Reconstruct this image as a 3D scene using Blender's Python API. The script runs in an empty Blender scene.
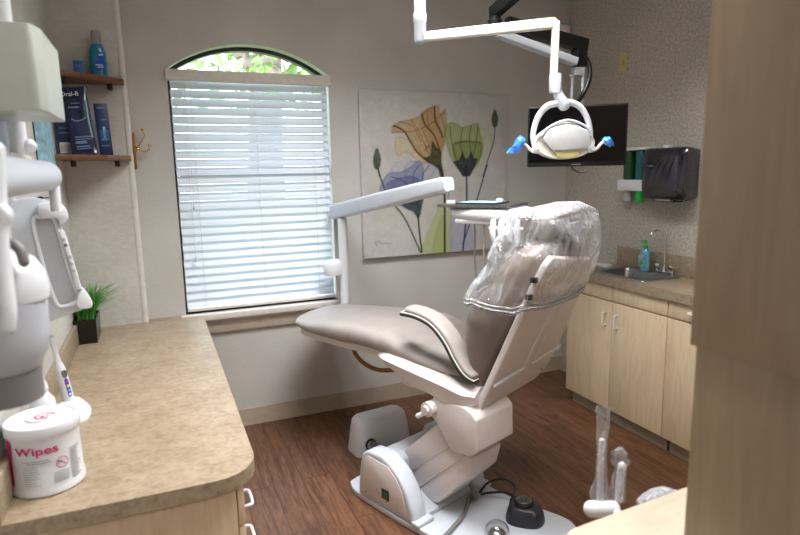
import bpy, bmesh, math, random
from mathutils import Vector, Matrix, noise
random.seed(7)
col = bpy.context.scene.collection
PI = math.pi

# ---------------------------------------------------------------- camera model
YAW, PITCH, ROLL, FOC = -0.393264, 0.165309, -0.0195844, 584.1
CAM = Vector((0, 0, 1.6))
_f = Vector((-math.sin(YAW)*math.cos(PITCH), math.cos(YAW)*math.cos(PITCH), -math.sin(PITCH)))
_r0 = Vector((math.cos(YAW), math.sin(YAW), 0)); _u0 = _r0.cross(_f)
_c, _s = math.cos(ROLL), math.sin(ROLL)
CR = _c*_r0 + _s*_u0; CU = -_s*_r0 + _c*_u0; CF = _f
def ray(x, y): return CF + (x-400)/FOC*CR - (y-267.5)/FOC*CU
def on(x, y, ax, v):                       # point of the world plane axis=v seen at x, y
    d = ray(x, y); return CAM + d*((v-CAM[ax])/d[ax])
def at(x, y, dep): return CAM + ray(x, y)*dep

# ---------------------------------------------------------------- materials
def lin(c):
    return tuple(((v/255)/12.92 if v/255 <= .04045 else ((v/255+.055)/1.055)**2.4) for v in c)
MATS = {}
class NT:
    def __init__(s, name):
        m = bpy.data.materials.new(name); m.use_nodes = True; s.m = m; s.t = m.node_tree
        s.b = s.t.nodes['Principled BSDF']; s.out = s.t.nodes['Material Output']
    def n(s, typ, **kw):
        x = s.t.nodes.new(typ)
        for k, v in kw.items(): setattr(x, k, v)
        return x
    def l(s, a, b): s.t.links.new(a, b)
    def coord(s, scale=(1,1,1), rot=(0,0,0), obj=True):
        tc = s.n('ShaderNodeTexCoord'); mp = s.n('ShaderNodeMapping')
        mp.inputs['Scale'].default_value = scale; mp.inputs['Rotation'].default_value = rot
        if obj: s.l(tc.outputs['Object'], mp.inputs['Vector'])
        else:
            g = s.n('ShaderNodeNewGeometry'); s.l(g.outputs['Position'], mp.inputs['Vector'])
        return mp.outputs['Vector']
    def noise(s, vec, scale, detail=3, rough=.5, dist=0):
        x = s.n('ShaderNodeTexNoise'); x.inputs['Scale'].default_value = scale
        x.inputs['Detail'].default_value = detail; x.inputs['Roughness'].default_value = rough
        x.inputs['Distortion'].default_value = dist; s.l(vec, x.inputs['Vector']); return x.outputs['Fac']
    def ramp(s, fac, stops):
        x = s.n('ShaderNodeValToRGB'); e = x.color_ramp.elements
        while len(e) < len(stops): e.new(.5)
        for i, (p, c) in enumerate(stops): e[i].position = p; e[i].color = (*lin(c), 1)
        s.l(fac, x.inputs['Fac']); return x.outputs['Color']
    def mix(s, fac, a, b, mode='MIX'):
        x = s.n('ShaderNodeMix', data_type='RGBA', blend_type=mode)
        for sock, v in ((x.inputs['Factor'], fac), (x.inputs[6], a), (x.inputs[7], b)):
            if hasattr(v, 'is_linked'): s.l(v, sock)
            elif isinstance(v, tuple): sock.default_value = (*lin(v), 1)
            else: sock.default_value = v
        return x.outputs[2]
    def bump(s, h, st, dist=.002):
        x = s.n('ShaderNodeBump'); x.inputs['Strength'].default_value = st; x.inputs['Distance'].default_value = dist
        s.l(h, x.inputs['Height']); s.l(x.outputs['Normal'], s.b.inputs['Normal'])
    def done(s, color=None, rough=.5, metal=0, spec=.5):
        if color is not None:
            if isinstance(color, tuple): s.b.inputs['Base Color'].default_value = (*lin(color), 1)
            else: s.l(color, s.b.inputs['Base Color'])
        s.b.inputs['Roughness'].default_value = rough; s.b.inputs['Metallic'].default_value = metal
        s.b.inputs['Specular IOR Level'].default_value = spec
        return s.m
def plain(name, c, rough=.45, metal=0, spec=.5, grain=.03, nscale=30, bump=0, coat=0, sss=0):
    s = NT(name); v = s.coord(obj=False)
    nz = s.noise(v, nscale, 3)
    d = tuple(max(0, x*(1-grain)) for x in c); h = tuple(min(255, x*(1+grain)) for x in c)
    s.done(s.ramp(nz, [(.3, d), (.7, h)]), rough, metal, spec)
    if bump: s.bump(nz, bump)
    if coat: s.b.inputs['Coat Weight'].default_value = coat; s.b.inputs['Coat Roughness'].default_value = .1
    return s.m
def wall_mat(name, c, sc=55, st=.25, mott=.04, stretch=(1,1,1)):
    s = NT(name); v = s.coord(stretch, obj=False)
    n1 = s.noise(v, sc, 4, .6); n2 = s.noise(v, 2.2, 2)
    a = s.ramp(n1, [(.3, tuple(x*(1-mott) for x in c)), (.7, tuple(min(255, x*(1+mott)) for x in c))])
    b = s.ramp(n2, [(.3, (238,238,238)), (.7, (255,255,255))])
    s.done(s.mix(1.0, a, b, 'MULTIPLY'), .75, 0, .25); s.bump(n1, st, .004); return s.m
M = {}
M['wall'] = wall_mat('wall_paint', (199,197,193), 60, .12, .015)
M['wall_tex'] = wall_mat('wall_orange_peel', (201,198,192), 26, .75, .03, (1,1,2.0))
M['wall_right'] = wall_mat('wall_vinyl', (183,176,166), 70, .5, .13)
M['ceiling'] = wall_mat('ceiling_paint', (205,202,196), 40, .3)
M['trim'] = plain('trim_tan', (176,165,150), .45)
M['base_tan'] = plain('baseboard_vinyl', (158,144,128), .5)
M['white_trim'] = plain('trim_white', (215,212,206), .4)
M['black_frame'] = plain('dark_frame', (26,26,30), .45)
M['white'] = plain('white_plastic', (220,223,229), .32, coat=.25, grain=.008)
M['white_pink'] = plain('white_painted_shell', (216,209,207), .38, grain=.008)
M['white_cool'] = plain('white_enamel', (194,200,210), .3, grain=.01, coat=.2)
M['white_green'] = plain('greenish_white_enamel', (178,185,177), .35, grain=.01)
M['xray_grey'] = plain('pale_grey_plastic', (176,180,188), .35, grain=.01)
M['cone_grey'] = plain('grey_plastic', (124,122,124), .4, grain=.01)
M['grey'] = plain('mid_grey_plastic', (110,110,112), .5)
M['dark'] = plain('charcoal_plastic', (38,39,45), .4, grain=.05)
M['dispenser'] = plain('smoky_plastic', (36,35,44), .16, grain=.08, coat=.5)
M['black'] = plain('black_plastic', (12,12,14), .4)
M['screen'] = plain('black_glass', (5,5,8), .2, spec=.2, grain=0)
M['chrome'] = plain('chrome', (215,215,218), .12, 1, grain=.01)
M['steel'] = plain('brushed_steel', (150,150,150), .33, 1, grain=.1, nscale=80)
M['brass'] = plain('brass', (205,170,80), .2, 1)
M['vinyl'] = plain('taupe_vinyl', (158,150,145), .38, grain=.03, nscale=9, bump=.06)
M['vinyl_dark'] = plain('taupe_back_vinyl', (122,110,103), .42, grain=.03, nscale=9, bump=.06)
M['piping'] = plain('white_piping', (225,220,212), .45)
M['hose_brown'] = plain('brown_rubber', (130,84,40), .4)
M['hose_grey'] = plain('grey_rubber', (120,118,115), .5)
M['hose_tan'] = plain('tan_rubber', (165,155,140), .5)
M['green_dark'] = plain('green_socket', (25,95,50), .4)
M['green'] = plain('green_plastic', (40,190,80), .35)
M['teal'] = plain('teal_gel', (20,90,100), .25)
M['olive'] = plain('green_gel', (28,74,44), .25)
M['blue_wrap'] = plain('blue_film', (60,135,225), .2, grain=.15, coat=.5)
M['mag'] = plain('magenta_ink', (196,30,98), .5, grain=.01)
M['ink'] = plain('grey_ink', (150,150,152), .6, grain=.01)
M['ink_dark'] = plain('black_ink', (40,40,44), .6, grain=.01)
M['label_white'] = plain('label_paper', (214,214,216), .5, grain=.01)
M['navy'] = plain('navy_foil', (24,34,70), .22, grain=.25, nscale=14, coat=.4)
M['navy_card'] = plain('navy_card', (26,44,88), .35, grain=.2, nscale=14)
M['blue_card'] = plain('blue_card', (18,100,160), .35, grain=.1)
M['cyan_card'] = plain('pale_blue_card', (142,182,200), .4, grain=.15)
M['txt_white'] = plain('white_ink', (220,225,232), .5, grain=.01)
M['txt_faint'] = plain('pale_blue_ink', (105,130,170), .5, grain=.01)
M['yellow'] = plain('yellow_ink', (235,215,40), .5)
M['royal'] = plain('blue_ink', (30,70,190), .5)
M['ivory'] = plain('ivory_plastic', (190,176,120), .4)
M['soap'] = plain('blue_soap', (105,175,205), .15, coat=.5)
M['mouthwash'] = plain('mouthwash_blue', (12,120,165), .12, coat=.6)
M['cap'] = plain('clear_grey_cap', (150,150,158), .25)
M['soil'] = plain('dark_soil', (26,32,18), .9)
M['pot'] = plain('black_ceramic', (20,17,18), .25)
M['pot_side'] = M['pot']
M['cream'] = plain('cream_plastic', (218,215,203), .35)
M['lens'] = plain('pale_yellow_lens', (236,226,165), .2)
M['mirror'] = plain('lamp_reflector', (215,218,222), .25, .35)
M['tablet'] = plain('tablet_blue', (150,192,208), .3)
M['bark'] = plain('bark', (150,132,130), .9, grain=.3, nscale=6)
M['grass_out'] = plain('lawn', (110,140,70), .9, grain=.3, nscale=3)
M['fence_out'] = plain('pale_brick', (190,175,160), .9, grain=.2)
def leaf(name, a, b):
    s = NT(name); v = s.coord(obj=False)
    s.done(s.ramp(s.noise(v, 14, 2), [(.3, a), (.7, b)]), .5)
    return s.m
M['leaf'] = leaf('grass_leaf', (32,98,26), (92,168,60))
M['tree_leaf'] = leaf('tree_leaf', (84,122,52), (160,190,118))
# counter laminate
s = NT('laminate_stone'); v = s.coord((1,1.35,1), obj=False)
n1 = s.noise(v, 34, 6, .68, .8); n2 = s.noise(v, 7, 3, .5, .4)
c1 = s.ramp(n1, [(.28, (130,115,97)), (.45, (158,142,122)), (.58, (173,159,139)), (.75, (154,147,128))])
c2 = s.ramp(n2, [(.3, (232,222,212)), (.7, (255,252,246))])
M['laminate'] = s.done(s.mix(1.0, c1, c2, 'MULTIPLY'), .36, 0, .5)
s = NT('laminate_edge'); v = s.coord((1,1,1), obj=False)
n1 = s.noise(v, 45, 6, .65, .4)
M['laminate_edge'] = s.done(s.ramp(n1, [(.28, (122,108,88)), (.5, (152,137,114)), (.7, (164,152,130))]), .45)
# maple
def maple(name, a, b, stretch, sc=9):
    s = NT(name); v = s.coord(stretch, obj=False)
    n1 = s.noise(v, sc, 5, .6, 1.2); n2 = s.noise(v, sc*6, 3, .6)
    c = s.mix(.25, s.ramp(n1, [(.35, a), (.65, b)]), s.ramp(n2, [(.3, a), (.7, b)]))
    return s.done(c, .4)
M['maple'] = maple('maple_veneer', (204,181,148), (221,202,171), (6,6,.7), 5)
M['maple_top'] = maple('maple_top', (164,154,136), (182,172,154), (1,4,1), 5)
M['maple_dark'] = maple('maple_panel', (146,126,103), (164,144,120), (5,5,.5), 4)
M['shelf_wood'] = maple('walnut', (92,56,30), (124,78,44), (3,10,3), 6)
# floor planks
s = NT('floor_planks'); v = s.coord((1,1,1), rot=(0,0,PI/2), obj=False)
br = s.n('ShaderNodeTexBrick'); s.l(v, br.inputs['Vector'])
br.inputs['Scale'].default_value = 1; br.inputs['Brick Width'].default_value = 1.2; br.inputs['Row Height'].default_value = .15
br.inputs['Mortar Size'].default_value = .0012; br.inputs['Color1'].default_value = (.3,.3,.3,1); br.inputs['Color2'].default_value = (.75,.75,.75,1)
br.inputs['Mortar'].default_value = (0,0,0,1); br.offset = .37
v2 = s.coord((9,.9,1), obj=False)
ad = s.n('ShaderNodeVectorMath', operation='ADD'); s.l(v2, ad.inputs[0]); s.l(br.outputs['Color'], ad.inputs[1])
g1 = s.noise(ad.outputs[0], 2.6, 6, .62, 1.6); g2 = s.noise(ad.outputs[0], 14, 4, .6, .5)
c1 = s.ramp(g1, [(.28, (68,42,29)), (.48, (110,74,52)), (.62, (130,91,65)), (.78, (96,63,44))])
c2 = s.ramp(g2, [(.3, (205,200,196)), (.65, (255,255,255))])
c3 = s.mix(1.0, c1, c2, 'MULTIPLY')
bc = s.ramp(br.outputs['Color'], [(0, (90,90,90)), (.3, (222,222,222)), (.75, (255,255,255))])
M['floor'] = s.done(s.mix(1.0, c3, bc, 'MULTIPLY'), .42); s.bump(g2, .15, .001)
# glass
s = NT('window_glass'); tr = s.n('ShaderNodeBsdfTransparent'); gl = s.n('ShaderNodeBsdfGlossy'); gl.inputs['Roughness'].default_value = .02
mx = s.n('ShaderNodeMixShader'); mx.inputs[0].default_value = .06
s.l(tr.outputs[0], mx.inputs[1]); s.l(gl.outputs[0], mx.inputs[2]); s.l(mx.outputs[0], s.out.inputs['Surface']); M['glass'] = s.m
# blind slat
s = NT('blind_slat'); s.done((222,229,238), .4)
tl = s.n('ShaderNodeBsdfTranslucent'); tl.inputs['Color'].default_value = (.8,.86,.95,1)
mx = s.n('ShaderNodeMixShader'); mx.inputs[0].default_value = .16
s.l(s.b.outputs[0], mx.inputs[1]); s.l(tl.outputs[0], mx.inputs[2]); s.l(mx.outputs[0], s.out.inputs['Surface']); M['slat'] = s.m
# clear film
def film(name, body, sc, tint=(228,232,238), bs=1.0, dist=.03, crease=.3):
    s = NT(name); v = s.coord((1,1,.35), obj=False)
    nz = s.noise(v, sc, 4, .6, 2.0)
    bp = s.n('ShaderNodeBump'); bp.inputs['Strength'].default_value = bs; bp.inputs['Distance'].default_value = dist; s.l(nz, bp.inputs['Height'])
    tr = s.n('ShaderNodeBsdfTransparent')
    gl = s.n('ShaderNodeBsdfGlossy'); gl.inputs['Roughness'].default_value = .12; s.l(bp.outputs[0], gl.inputs['Normal'])
    df = s.n('ShaderNodeBsdfDiffuse'); df.inputs['Color'].default_value = (*lin(tint), 1); s.l(bp.outputs[0], df.inputs['Normal'])
    lw = s.n('ShaderNodeLayerWeight'); lw.inputs['Blend'].default_value = .35; s.l(bp.outputs[0], lw.inputs['Normal'])
    m1 = s.n('ShaderNodeMixShader'); m1.inputs[0].default_value = .4
    s.l(df.outputs[0], m1.inputs[1]); s.l(gl.outputs[0], m1.inputs[2])
    ma = s.n('ShaderNodeMath', operation='MULTIPLY_ADD'); s.l(lw.outputs['Facing'], ma.inputs[0]); ma.inputs[1].default_value = .6; ma.inputs[2].default_value = body
    ma.use_clamp = True
    v3 = s.coord((1,1,.5), rot=(.5,.3,0), obj=False); n3 = s.noise(v3, sc*.8, 3, .5, 1.2)
    r3 = s.n('ShaderNodeValToRGB'); s.l(n3, r3.inputs['Fac']); e = r3.color_ramp.elements; e[0].position = .44; e[0].color = (0,0,0,1); e[1].position = .5; e[1].color = (1,1,1,1); x3 = e.new(.56); x3.color = (0,0,0,1)
    m3 = s.n('ShaderNodeMath', operation='MULTIPLY_ADD'); s.l(r3.outputs['Color'], m3.inputs[0]); m3.inputs[1].default_value = crease; s.l(ma.outputs[0], m3.inputs[2]); m3.use_clamp = True; ma = m3
    m2 = s.n('ShaderNodeMixShader'); s.l(ma.outputs[0], m2.inputs[0]); s.l(tr.outputs[0], m2.inputs[1]); s.l(m1.outputs[0], m2.inputs[2])
    s.l(m2.outputs[0], s.out.inputs['Surface']); return s.m
M['film'] = film('clear_plastic_film', .07, 9)
M['film_hem'] = film('gathered_plastic_film', .55, 40)
M['film_sleeve'] = film('sleeve_film', .05, 40, crease=.12)
s = NT('clear_dome'); tr = s.n('ShaderNodeBsdfTransparent'); gl = s.n('ShaderNodeBsdfGlossy'); gl.inputs['Roughness'].default_value = .08
lw = s.n('ShaderNodeLayerWeight'); lw.inputs['Blend'].default_value = .5
mx = s.n('ShaderNodeMixShader'); s.l(lw.outputs['Facing'], mx.inputs[0]); s.l(tr.outputs[0], mx.inputs[1]); s.l(gl.outputs[0], mx.inputs[2]); s.l(mx.outputs[0], s.out.inputs['Surface']); M['clear'] = s.m
# emitters
def emit(name, c, st):
    s = NT(name); e = s.n('ShaderNodeEmission'); e.inputs['Color'].default_value = (*lin(c), 1); e.inputs['Strength'].default_value = st
    s.l(e.outputs[0], s.out.inputs['Surface']); return s.m
M['panel_a'] = emit('light_diffuser', (255,248,240), 3.0)
M['led'] = emit('red_led', (255,40,30), 1.2)
s = NT('vertex_paint'); at_ = s.n('ShaderNodeVertexColor'); at_.layer_name = 'Col'
M['canvas'] = s.done(at_.outputs['Color'], .6, 0, .2)

# ---------------------------------------------------------------- mesh helpers
def BM(): return bmesh.new()
def box(bm, lo, hi, bev=0, seg=2, mat=None):
    lo, hi = Vector(lo), Vector(hi)
    c = (lo+hi)/2; d = hi-lo
    T = Matrix.Translation(c) @ Matrix.Diagonal((d.x, d.y, d.z, 1))
    b2 = bmesh.new(); bmesh.ops.create_cube(b2, size=1, matrix=T)
    if bev: bmesh.ops.bevel(b2, geom=b2.edges[:], offset=min(bev, .49*min(abs(d.x), abs(d.y), abs(d.z))), segments=seg, profile=.5, affect='EDGES')
    merge(bm, b2, mat); return bm
def merge(bm, b2, mat=None):
    if mat is not None: b2.transform(mat)
    me = bpy.data.meshes.new('t'); b2.to_mesh(me); b2.free(); bm.from_mesh(me); bpy.data.meshes.remove(me)
def frames(pts):
    n = len(pts); T = []
    for i in range(n):
        a = pts[max(0, i-1)]; b = pts[min(n-1, i+1)]; T.append((b-a).normalized())
    up = Vector((0,0,1)) if abs(T[0].z) < .9 else Vector((1,0,0))
    N = (up - T[0]*up.dot(T[0])).normalized(); out = []
    for i in range(n):
        N = (N - T[i]*N.dot(T[i])).normalized(); out.append((T[i], N, T[i].cross(N)))
    return out
def tube(bm, pts, r, n=12, cap=True, round_end=False, flat=1.0):
    pts = [Vector(p) for p in pts]; R = r if isinstance(r, (list, tuple)) else [r]*len(pts)
    if round_end:
        d0 = (pts[0]-pts[1]).normalized(); d1 = (pts[-1]-pts[-2]).normalized(); r0, r1 = R[0], R[-1]
        pre = [(pts[0]+d0*r0*math.sin(a), r0*math.cos(a)) for a in (1.4, 1.0, .6, .25)]
        post = [(pts[-1]+d1*r1*math.sin(a), r1*math.cos(a)) for a in (.25, .6, 1.0, 1.4)]
        pts = [p for p, _ in pre]+pts+[p for p, _ in post]; R = [q for _, q in pre]+list(R)+[q for _, q in post]
    fr = frames(pts); rings = []
    for (p, q, (t, a, b)) in zip(pts, R, fr):
        rings.append([bm.verts.new(p + (a*math.cos(k*2*PI/n)*flat + b*math.sin(k*2*PI/n))*q) for k in range(n)])
    skin(bm, rings, cap); return bm
def skin(bm, rings, cap=True):
    n = len(rings[0])
    for A, B in zip(rings, rings[1:]):
        for k in range(n): bm.faces.new((A[k], A[(k+1) % n], B[(k+1) % n], B[k]))
    if cap: bm.faces.new(rings[0][::-1]); bm.faces.new(rings[-1])
def loft(bm, rings, cap=True): skin(bm, [[bm.verts.new(v) for v in r] for r in rings], cap); return bm
def spline(pts, k=6):
    P = [Vector(p) for p in pts]; out = []
    for i in range(len(P)-1):
        p0 = P[max(0, i-1)]; p1 = P[i]; p2 = P[i+1]; p3 = P[min(len(P)-1, i+2)]
        for j in range(k):
            t = j/k
            out.append(.5*((2*p1)+(p2-p0)*t+(2*p0-5*p1+4*p2-p3)*t*t+(3*p1-p0-3*p2+p3)*t*t*t))
    out.append(P[-1]); return out
def lathe(bm, prof, c=(0,0,0), n=32, mat=None, cap=True):
    b2 = bmesh.new(); rings = []
    for r, z in prof: rings.append([b2.verts.new((max(r, 1e-4)*math.cos(k*2*PI/n), max(r, 1e-4)*math.sin(k*2*PI/n), z)) for k in range(n)])
    skin(b2, rings, cap)
    T = Matrix.Translation(Vector(c)); merge(bm, b2, T @ mat if mat is not None else T); return bm
def axes(o, X, Y, Z):
    m = Matrix.Identity(4)
    for i in range(3): m[i][0] = X[i]; m[i][1] = Y[i]; m[i][2] = Z[i]; m[i][3] = o[i]
    return m
def align(o, d, up=(0,0,1)):               # matrix whose z axis is d
    Z = Vector(d).normalized(); U = Vector(up)
    if abs(Z.dot(U)) > .97: U = Vector((1,0,0))
    X = U.cross(Z).normalized(); return axes(Vector(o), X, Z.cross(X), Z)
def prism(bm, poly, t0, t1, mat=None, bev=0, seg=2):   # poly in xy, thickness along z
    b2 = bmesh.new(); A = [b2.verts.new((x, y, t0)) for x, y in poly]; B = [b2.verts.new((x, y, t1)) for x, y in poly]
    n = len(poly); b2.faces.new(A[::-1]); b2.faces.new(B)
    for k in range(n): b2.faces.new((A[k], A[(k+1) % n], B[(k+1) % n], B[k]))
    bmesh.ops.recalc_face_normals(b2, faces=b2.faces[:])
    if bev: bmesh.ops.bevel(b2, geom=b2.edges[:], offset=bev, segments=seg, profile=.5, affect='EDGES', clamp_overlap=True)
    merge(bm, b2, mat); return bm
XZ = lambda y: Matrix(((1,0,0,0),(0,0,-1,y),(0,1,0,0),(0,0,0,1)))     # poly (x, z); extrusion +t goes to -y
YZ = lambda x: Matrix(((0,0,1,x),(1,0,0,0),(0,1,0,0),(0,0,0,1)))      # poly (y, z); extrusion +t goes to +x
def rrect(x0, y0, x1, y1, r, n=5):
    out = []
    for cx, cy, a in ((x1-r, y1-r, 0), (x0+r, y1-r, PI/2), (x0+r, y0+r, PI), (x1-r, y0+r, 1.5*PI)):
        for k in range(n+1): t = a+k*PI/2/n; out.append((cx+r*math.cos(t), cy+r*math.sin(t)))
    return out
WM = {}
def link(name, bm, mat, parent=None, ang=38, sub=0):
    if parent is not None: bm.transform(WM[parent.name].inverted())
    bmesh.ops.recalc_face_normals(bm, faces=bm.faces[:])
    me = bpy.data.meshes.new(name); bm.to_mesh(me); bm.free()
    me.shade_smooth(); me.set_sharp_from_angle(angle=math.radians(ang))
    me.materials.append(mat if not isinstance(mat, str) else M[mat])
    o = bpy.data.objects.new(name, me); col.objects.link(o)
    if parent is not None: o.parent = parent; WM[o.name] = WM[parent.name]
    else: WM[o.name] = Matrix.Identity(4)
    if sub: md = o.modifiers.new('sub', 'SUBSURF'); md.levels = sub; md.render_levels = sub
    return o
def tag(o, label, cat, group=None):
    o['label'] = label; o['category'] = cat
    if group: o['group'] = group
    return o
def thing(name, label, cat, loc=(0,0,0), rz=0, group=None):
    o = bpy.data.objects.new(name, None); col.objects.link(o); o.empty_display_size = .05
    o.location = loc; o.rotation_euler = (0, 0, rz)
    WM[o.name] = Matrix.Translation(Vector(loc)) @ Matrix.Rotation(rz, 4, 'Z')
    return tag(o, label, cat, group)
def solo(name, bm, mat, label, cat, loc, group=None, **kw):      # a thing that is one mesh, origin at loc
    bm.transform(Matrix.Translation(-Vector(loc)))
    o = link(name, bm, mat, None, **kw); o.location = loc; WM[o.name] = Matrix.Translation(Vector(loc)); return tag(o, label, cat, group)
def struct(name, bm, mat, parent=None, **kw):
    o = link(name, bm, mat, parent, **kw)
    if parent is None: o['kind'] = 'structure'
    return o
def text_bm(body, size, T, ext=.0006, align_x='CENTER', bold=0, wide=1):
    cu = bpy.data.curves.new('txt', 'FONT'); cu.body = body; cu.size = size; cu.extrude = ext; cu.align_x = align_x; cu.align_y = 'CENTER'; cu.offset = bold
    ob = bpy.data.objects.new('txt', cu); col.objects.link(ob)
    dg = bpy.context.evaluated_depsgraph_get(); dg.update()
    me = bpy.data.meshes.new_from_object(ob.evaluated_get(dg)); bm = bmesh.new(); bm.from_mesh(me)
    bpy.data.objects.remove(ob); bpy.data.curves.remove(cu); bpy.data.meshes.remove(me)
    if wide != 1:
        for v in bm.verts: v.co.x *= wide
    if T is not None: bm.transform(T)
    return bm
# ================================================================ the setting
HC_ = .761
XL, XR, YB, YF, ZC = -.43, 2.90, 3.666, -2.2, 3.0
bm = BM(); box(bm, (XL-.12, YF-.12, -.08), (XR+.12, YB+.16, 0)); struct('floor', bm, 'floor')
bm = BM(); box(bm, (XL-.12, YF-.12, ZC), (XR+.12, YB+.16, ZC+.08)); struct('ceiling', bm, 'ceiling')
bm = BM(); box(bm, (XL-.12, YF, 0), (XL, YB+.0, ZC)); struct('wall_left', bm, 'wall_tex')
bm = BM(); box(bm, (XR, YF, 0), (XR+.12, YB, ZC)); struct('wall_right', bm, 'wall_right')
bm = BM(); box(bm, (XL-.12, YF-.12, 0), (XR+.12, YF, ZC)); struct('wall_front', bm, 'wall')
# back wall with the arched opening
WX0, WX1, WZ0, WZS, WZA = .120, 1.062, .765, 2.19, 2.345
def arch(n=20):
    cx = (WX0+WX1)/2; hw = (WX1-WX0)/2; rise = WZA-WZS; R = (hw*hw+rise*rise)/(2*rise)
    out = []
    for k in range(n+1):
        x = WX0+(WX1-WX0)*k/n; out.append((x, WZA-R+math.sqrt(R*R-(x-cx)**2)))
    return out
AR = arch()
def opening_wall(y0, y1):
    bm = BM(); V = {}
    def v(x, y, z):
        k = (round(x, 5), round(y, 5), round(z, 5))
        if k not in V: V[k] = bm.verts.new((x, y, z))
        return V[k]
    def q(*p): bm.faces.new([v(*a) for a in p])
    x0, x1 = XL-.12, XR+.12
    for y in (y0, y1):
        q((x0, y, 0), (WX0, y, 0), (WX0, y, WZ0), (x0, y, WZ0)); q((WX0, y, 0), (WX1, y, 0), (WX1, y, WZ0), (WX0, y, WZ0)); q((WX1, y, 0), (x1, y, 0), (x1, y, WZ0), (WX1, y, WZ0))
        q((x0, y, WZ0), (WX0, y, WZ0), (WX0, y, WZS), (x0, y, WZS)); q((WX1, y, WZ0), (x1, y, WZ0), (x1, y, WZS), (WX1, y, WZS))
        q((x0, y, WZS), (WX0, y, WZS), (WX0, y, ZC), (x0, y, ZC)); q((WX1, y, WZS), (x1, y, WZS), (x1, y, ZC), (WX1, y, ZC))
        for (a, za), (b, zb) in zip(AR, AR[1:]): q((a, y, za), (b, y, zb), (b, y, ZC), (a, y, ZC))
    loop = [(WX0, WZ0), (WX1, WZ0), (WX1, WZS)]+[p for p in AR[::-1][1:-1]]+[(WX0, WZS)]
    for (a, za), (b, zb) in zip(loop, loop[1:]+loop[:1]): q((a, y0, za), (b, y0, zb), (b, y1, zb), (a, y1, za))
    top = [(x0, ZC), (WX0, ZC)]+[(a, ZC) for a, _ in AR[1:-1]]+[(WX1, ZC), (x1, ZC)]
    for (a, za), (b, zb) in zip(top, top[1:]): q((a, y0, za), (b, y0, zb), (b, y1, zb), (a, y1, za))
    for x in (x0, x1):
        for a, b in ((0, WZ0), (WZ0, WZS), (WZS, ZC)): q((x, y0, a), (x, y1, a), (x, y1, b), (x, y0, b))
    for a, b in ((x0, WX0), (WX0, WX1), (WX1, x1)): q((a, y0, 0), (b, y0, 0), (b, y1, 0), (a, y1, 0))
    return bm
struct('wall_back', opening_wall(YB, YB+.16), 'wall')
YS = 3.592                                                       # shallow chase beside the window
bm = BM(); prism(bm, [(XL, YS), (-.103, YS), (-.094, YS+.004), (-.09, YS+.013), (-.09, YB), (XL, YB)], 0, ZC, None)
struct('wall_corner', bm, 'wall_tex', ang=60)
bm = BM(); prism(bm, [(-.119,YS-.0005),(-.116,YS-.004),(-.100,YS-.005),(-.091,YS-.002),(-.0885,YS+.008),(-.0885,YS+.02),(-.0898,YS+.02),(-.0945,YS+.0035),(-.103,YS-.0005)], HC_+.001, 2.999, None)
struct('trim_3', bm, 'white_trim', ang=60)
def baseboard(name, a, b):
    a, b = Vector(a), Vector(b); d = (b-a).normalized(); nrm = Vector((-d.y, d.x, 0)); L = (b-a).length
    prof = [(0, 0), (.016, 0), (.014, .012), (.009, .02), (.009, .104), (.006, .11), (0, .11)]
    bm = BM(); prism(bm, prof, 0, L, axes(a, nrm, Vector((0,0,1)), d)); struct(name, bm, 'base_tan')
baseboard('baseboard_back', (XR, YB, 0), (-.09, YB, 0))
baseboard('baseboard_right', (XR, YF, 0), (XR, 1.3, 0)) ; baseboard('baseboard_right', (XR, 3.15, 0), (XR, YB, 0))
baseboard('baseboard_front', (XL, YF, 0), (XR, YF, 0)); baseboard('baseboard_left', (XL, 1.55, 0), (XL, YF, 0))
# window
def arch_ring(inset):
    c = [(WX0+inset, WZ0+inset), (WX1-inset, WZ0+inset)]
    cx = (WX0+WX1)/2; hw = (WX1-WX0)/2; rise = WZA-WZS; R = (hw*hw+rise*rise)/(2*rise); cz = WZA-R; r2 = R-inset; h2 = hw-inset
    out = c
    for k in range(21):
        x = WX1-inset-2*h2*k/20; out.append((x, cz+math.sqrt(r2*r2-(x-cx)**2)))
    return out
def ring_bm(i0, i1, y0, y1):
    bm = BM(); A = arch_ring(i0); B = arch_ring(i1); n = len(A)
    a0 = [bm.verts.new((x, y0, z)) for x, z in A]; b0 = [bm.verts.new((x, y0, z)) for x, z in B]
    a1 = [bm.verts.new((x, y1, z)) for x, z in A]; b1 = [bm.verts.new((x, y1, z)) for x, z in B]
    for k in range(n):
        j = (k+1) % n
        for P, Q in ((a0, b0), (b0, b1), (b1, a1), (a1, a0)): bm.faces.new((P[k], P[j], Q[j], Q[k]))
    return bm
win = struct('window_1', ring_bm(.0, .022, YB+.075, YB+.13), 'black_frame')
bm = BM(); box(bm, (WX0+.03, YB+.085, 1.585), (WX1-.03, YB+.12, 1.635), .004); struct('window_sash', bm, 'black_frame', win)
bm = BM(); prism(bm, arch_ring(.03), 0, .005, XZ(YB+.105)); struct('window_pane', bm, 'glass', win)
bm = BM(); box(bm, (WX0-.03, YB-.055, .722), (WX1+.03, YB+.075, .765), .008, 3); box(bm, (WX0-.01, YB-.03, .705), (WX1+.01, YB-.001, .722), .004)
struct('trim_1', bm, 'white_trim')
bm = BM(); box(bm, (WX0-.0, YB-.022, .635), (WX1+.0, YB-.001, .705), .005); struct('trim_2', bm, 'trim')

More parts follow.
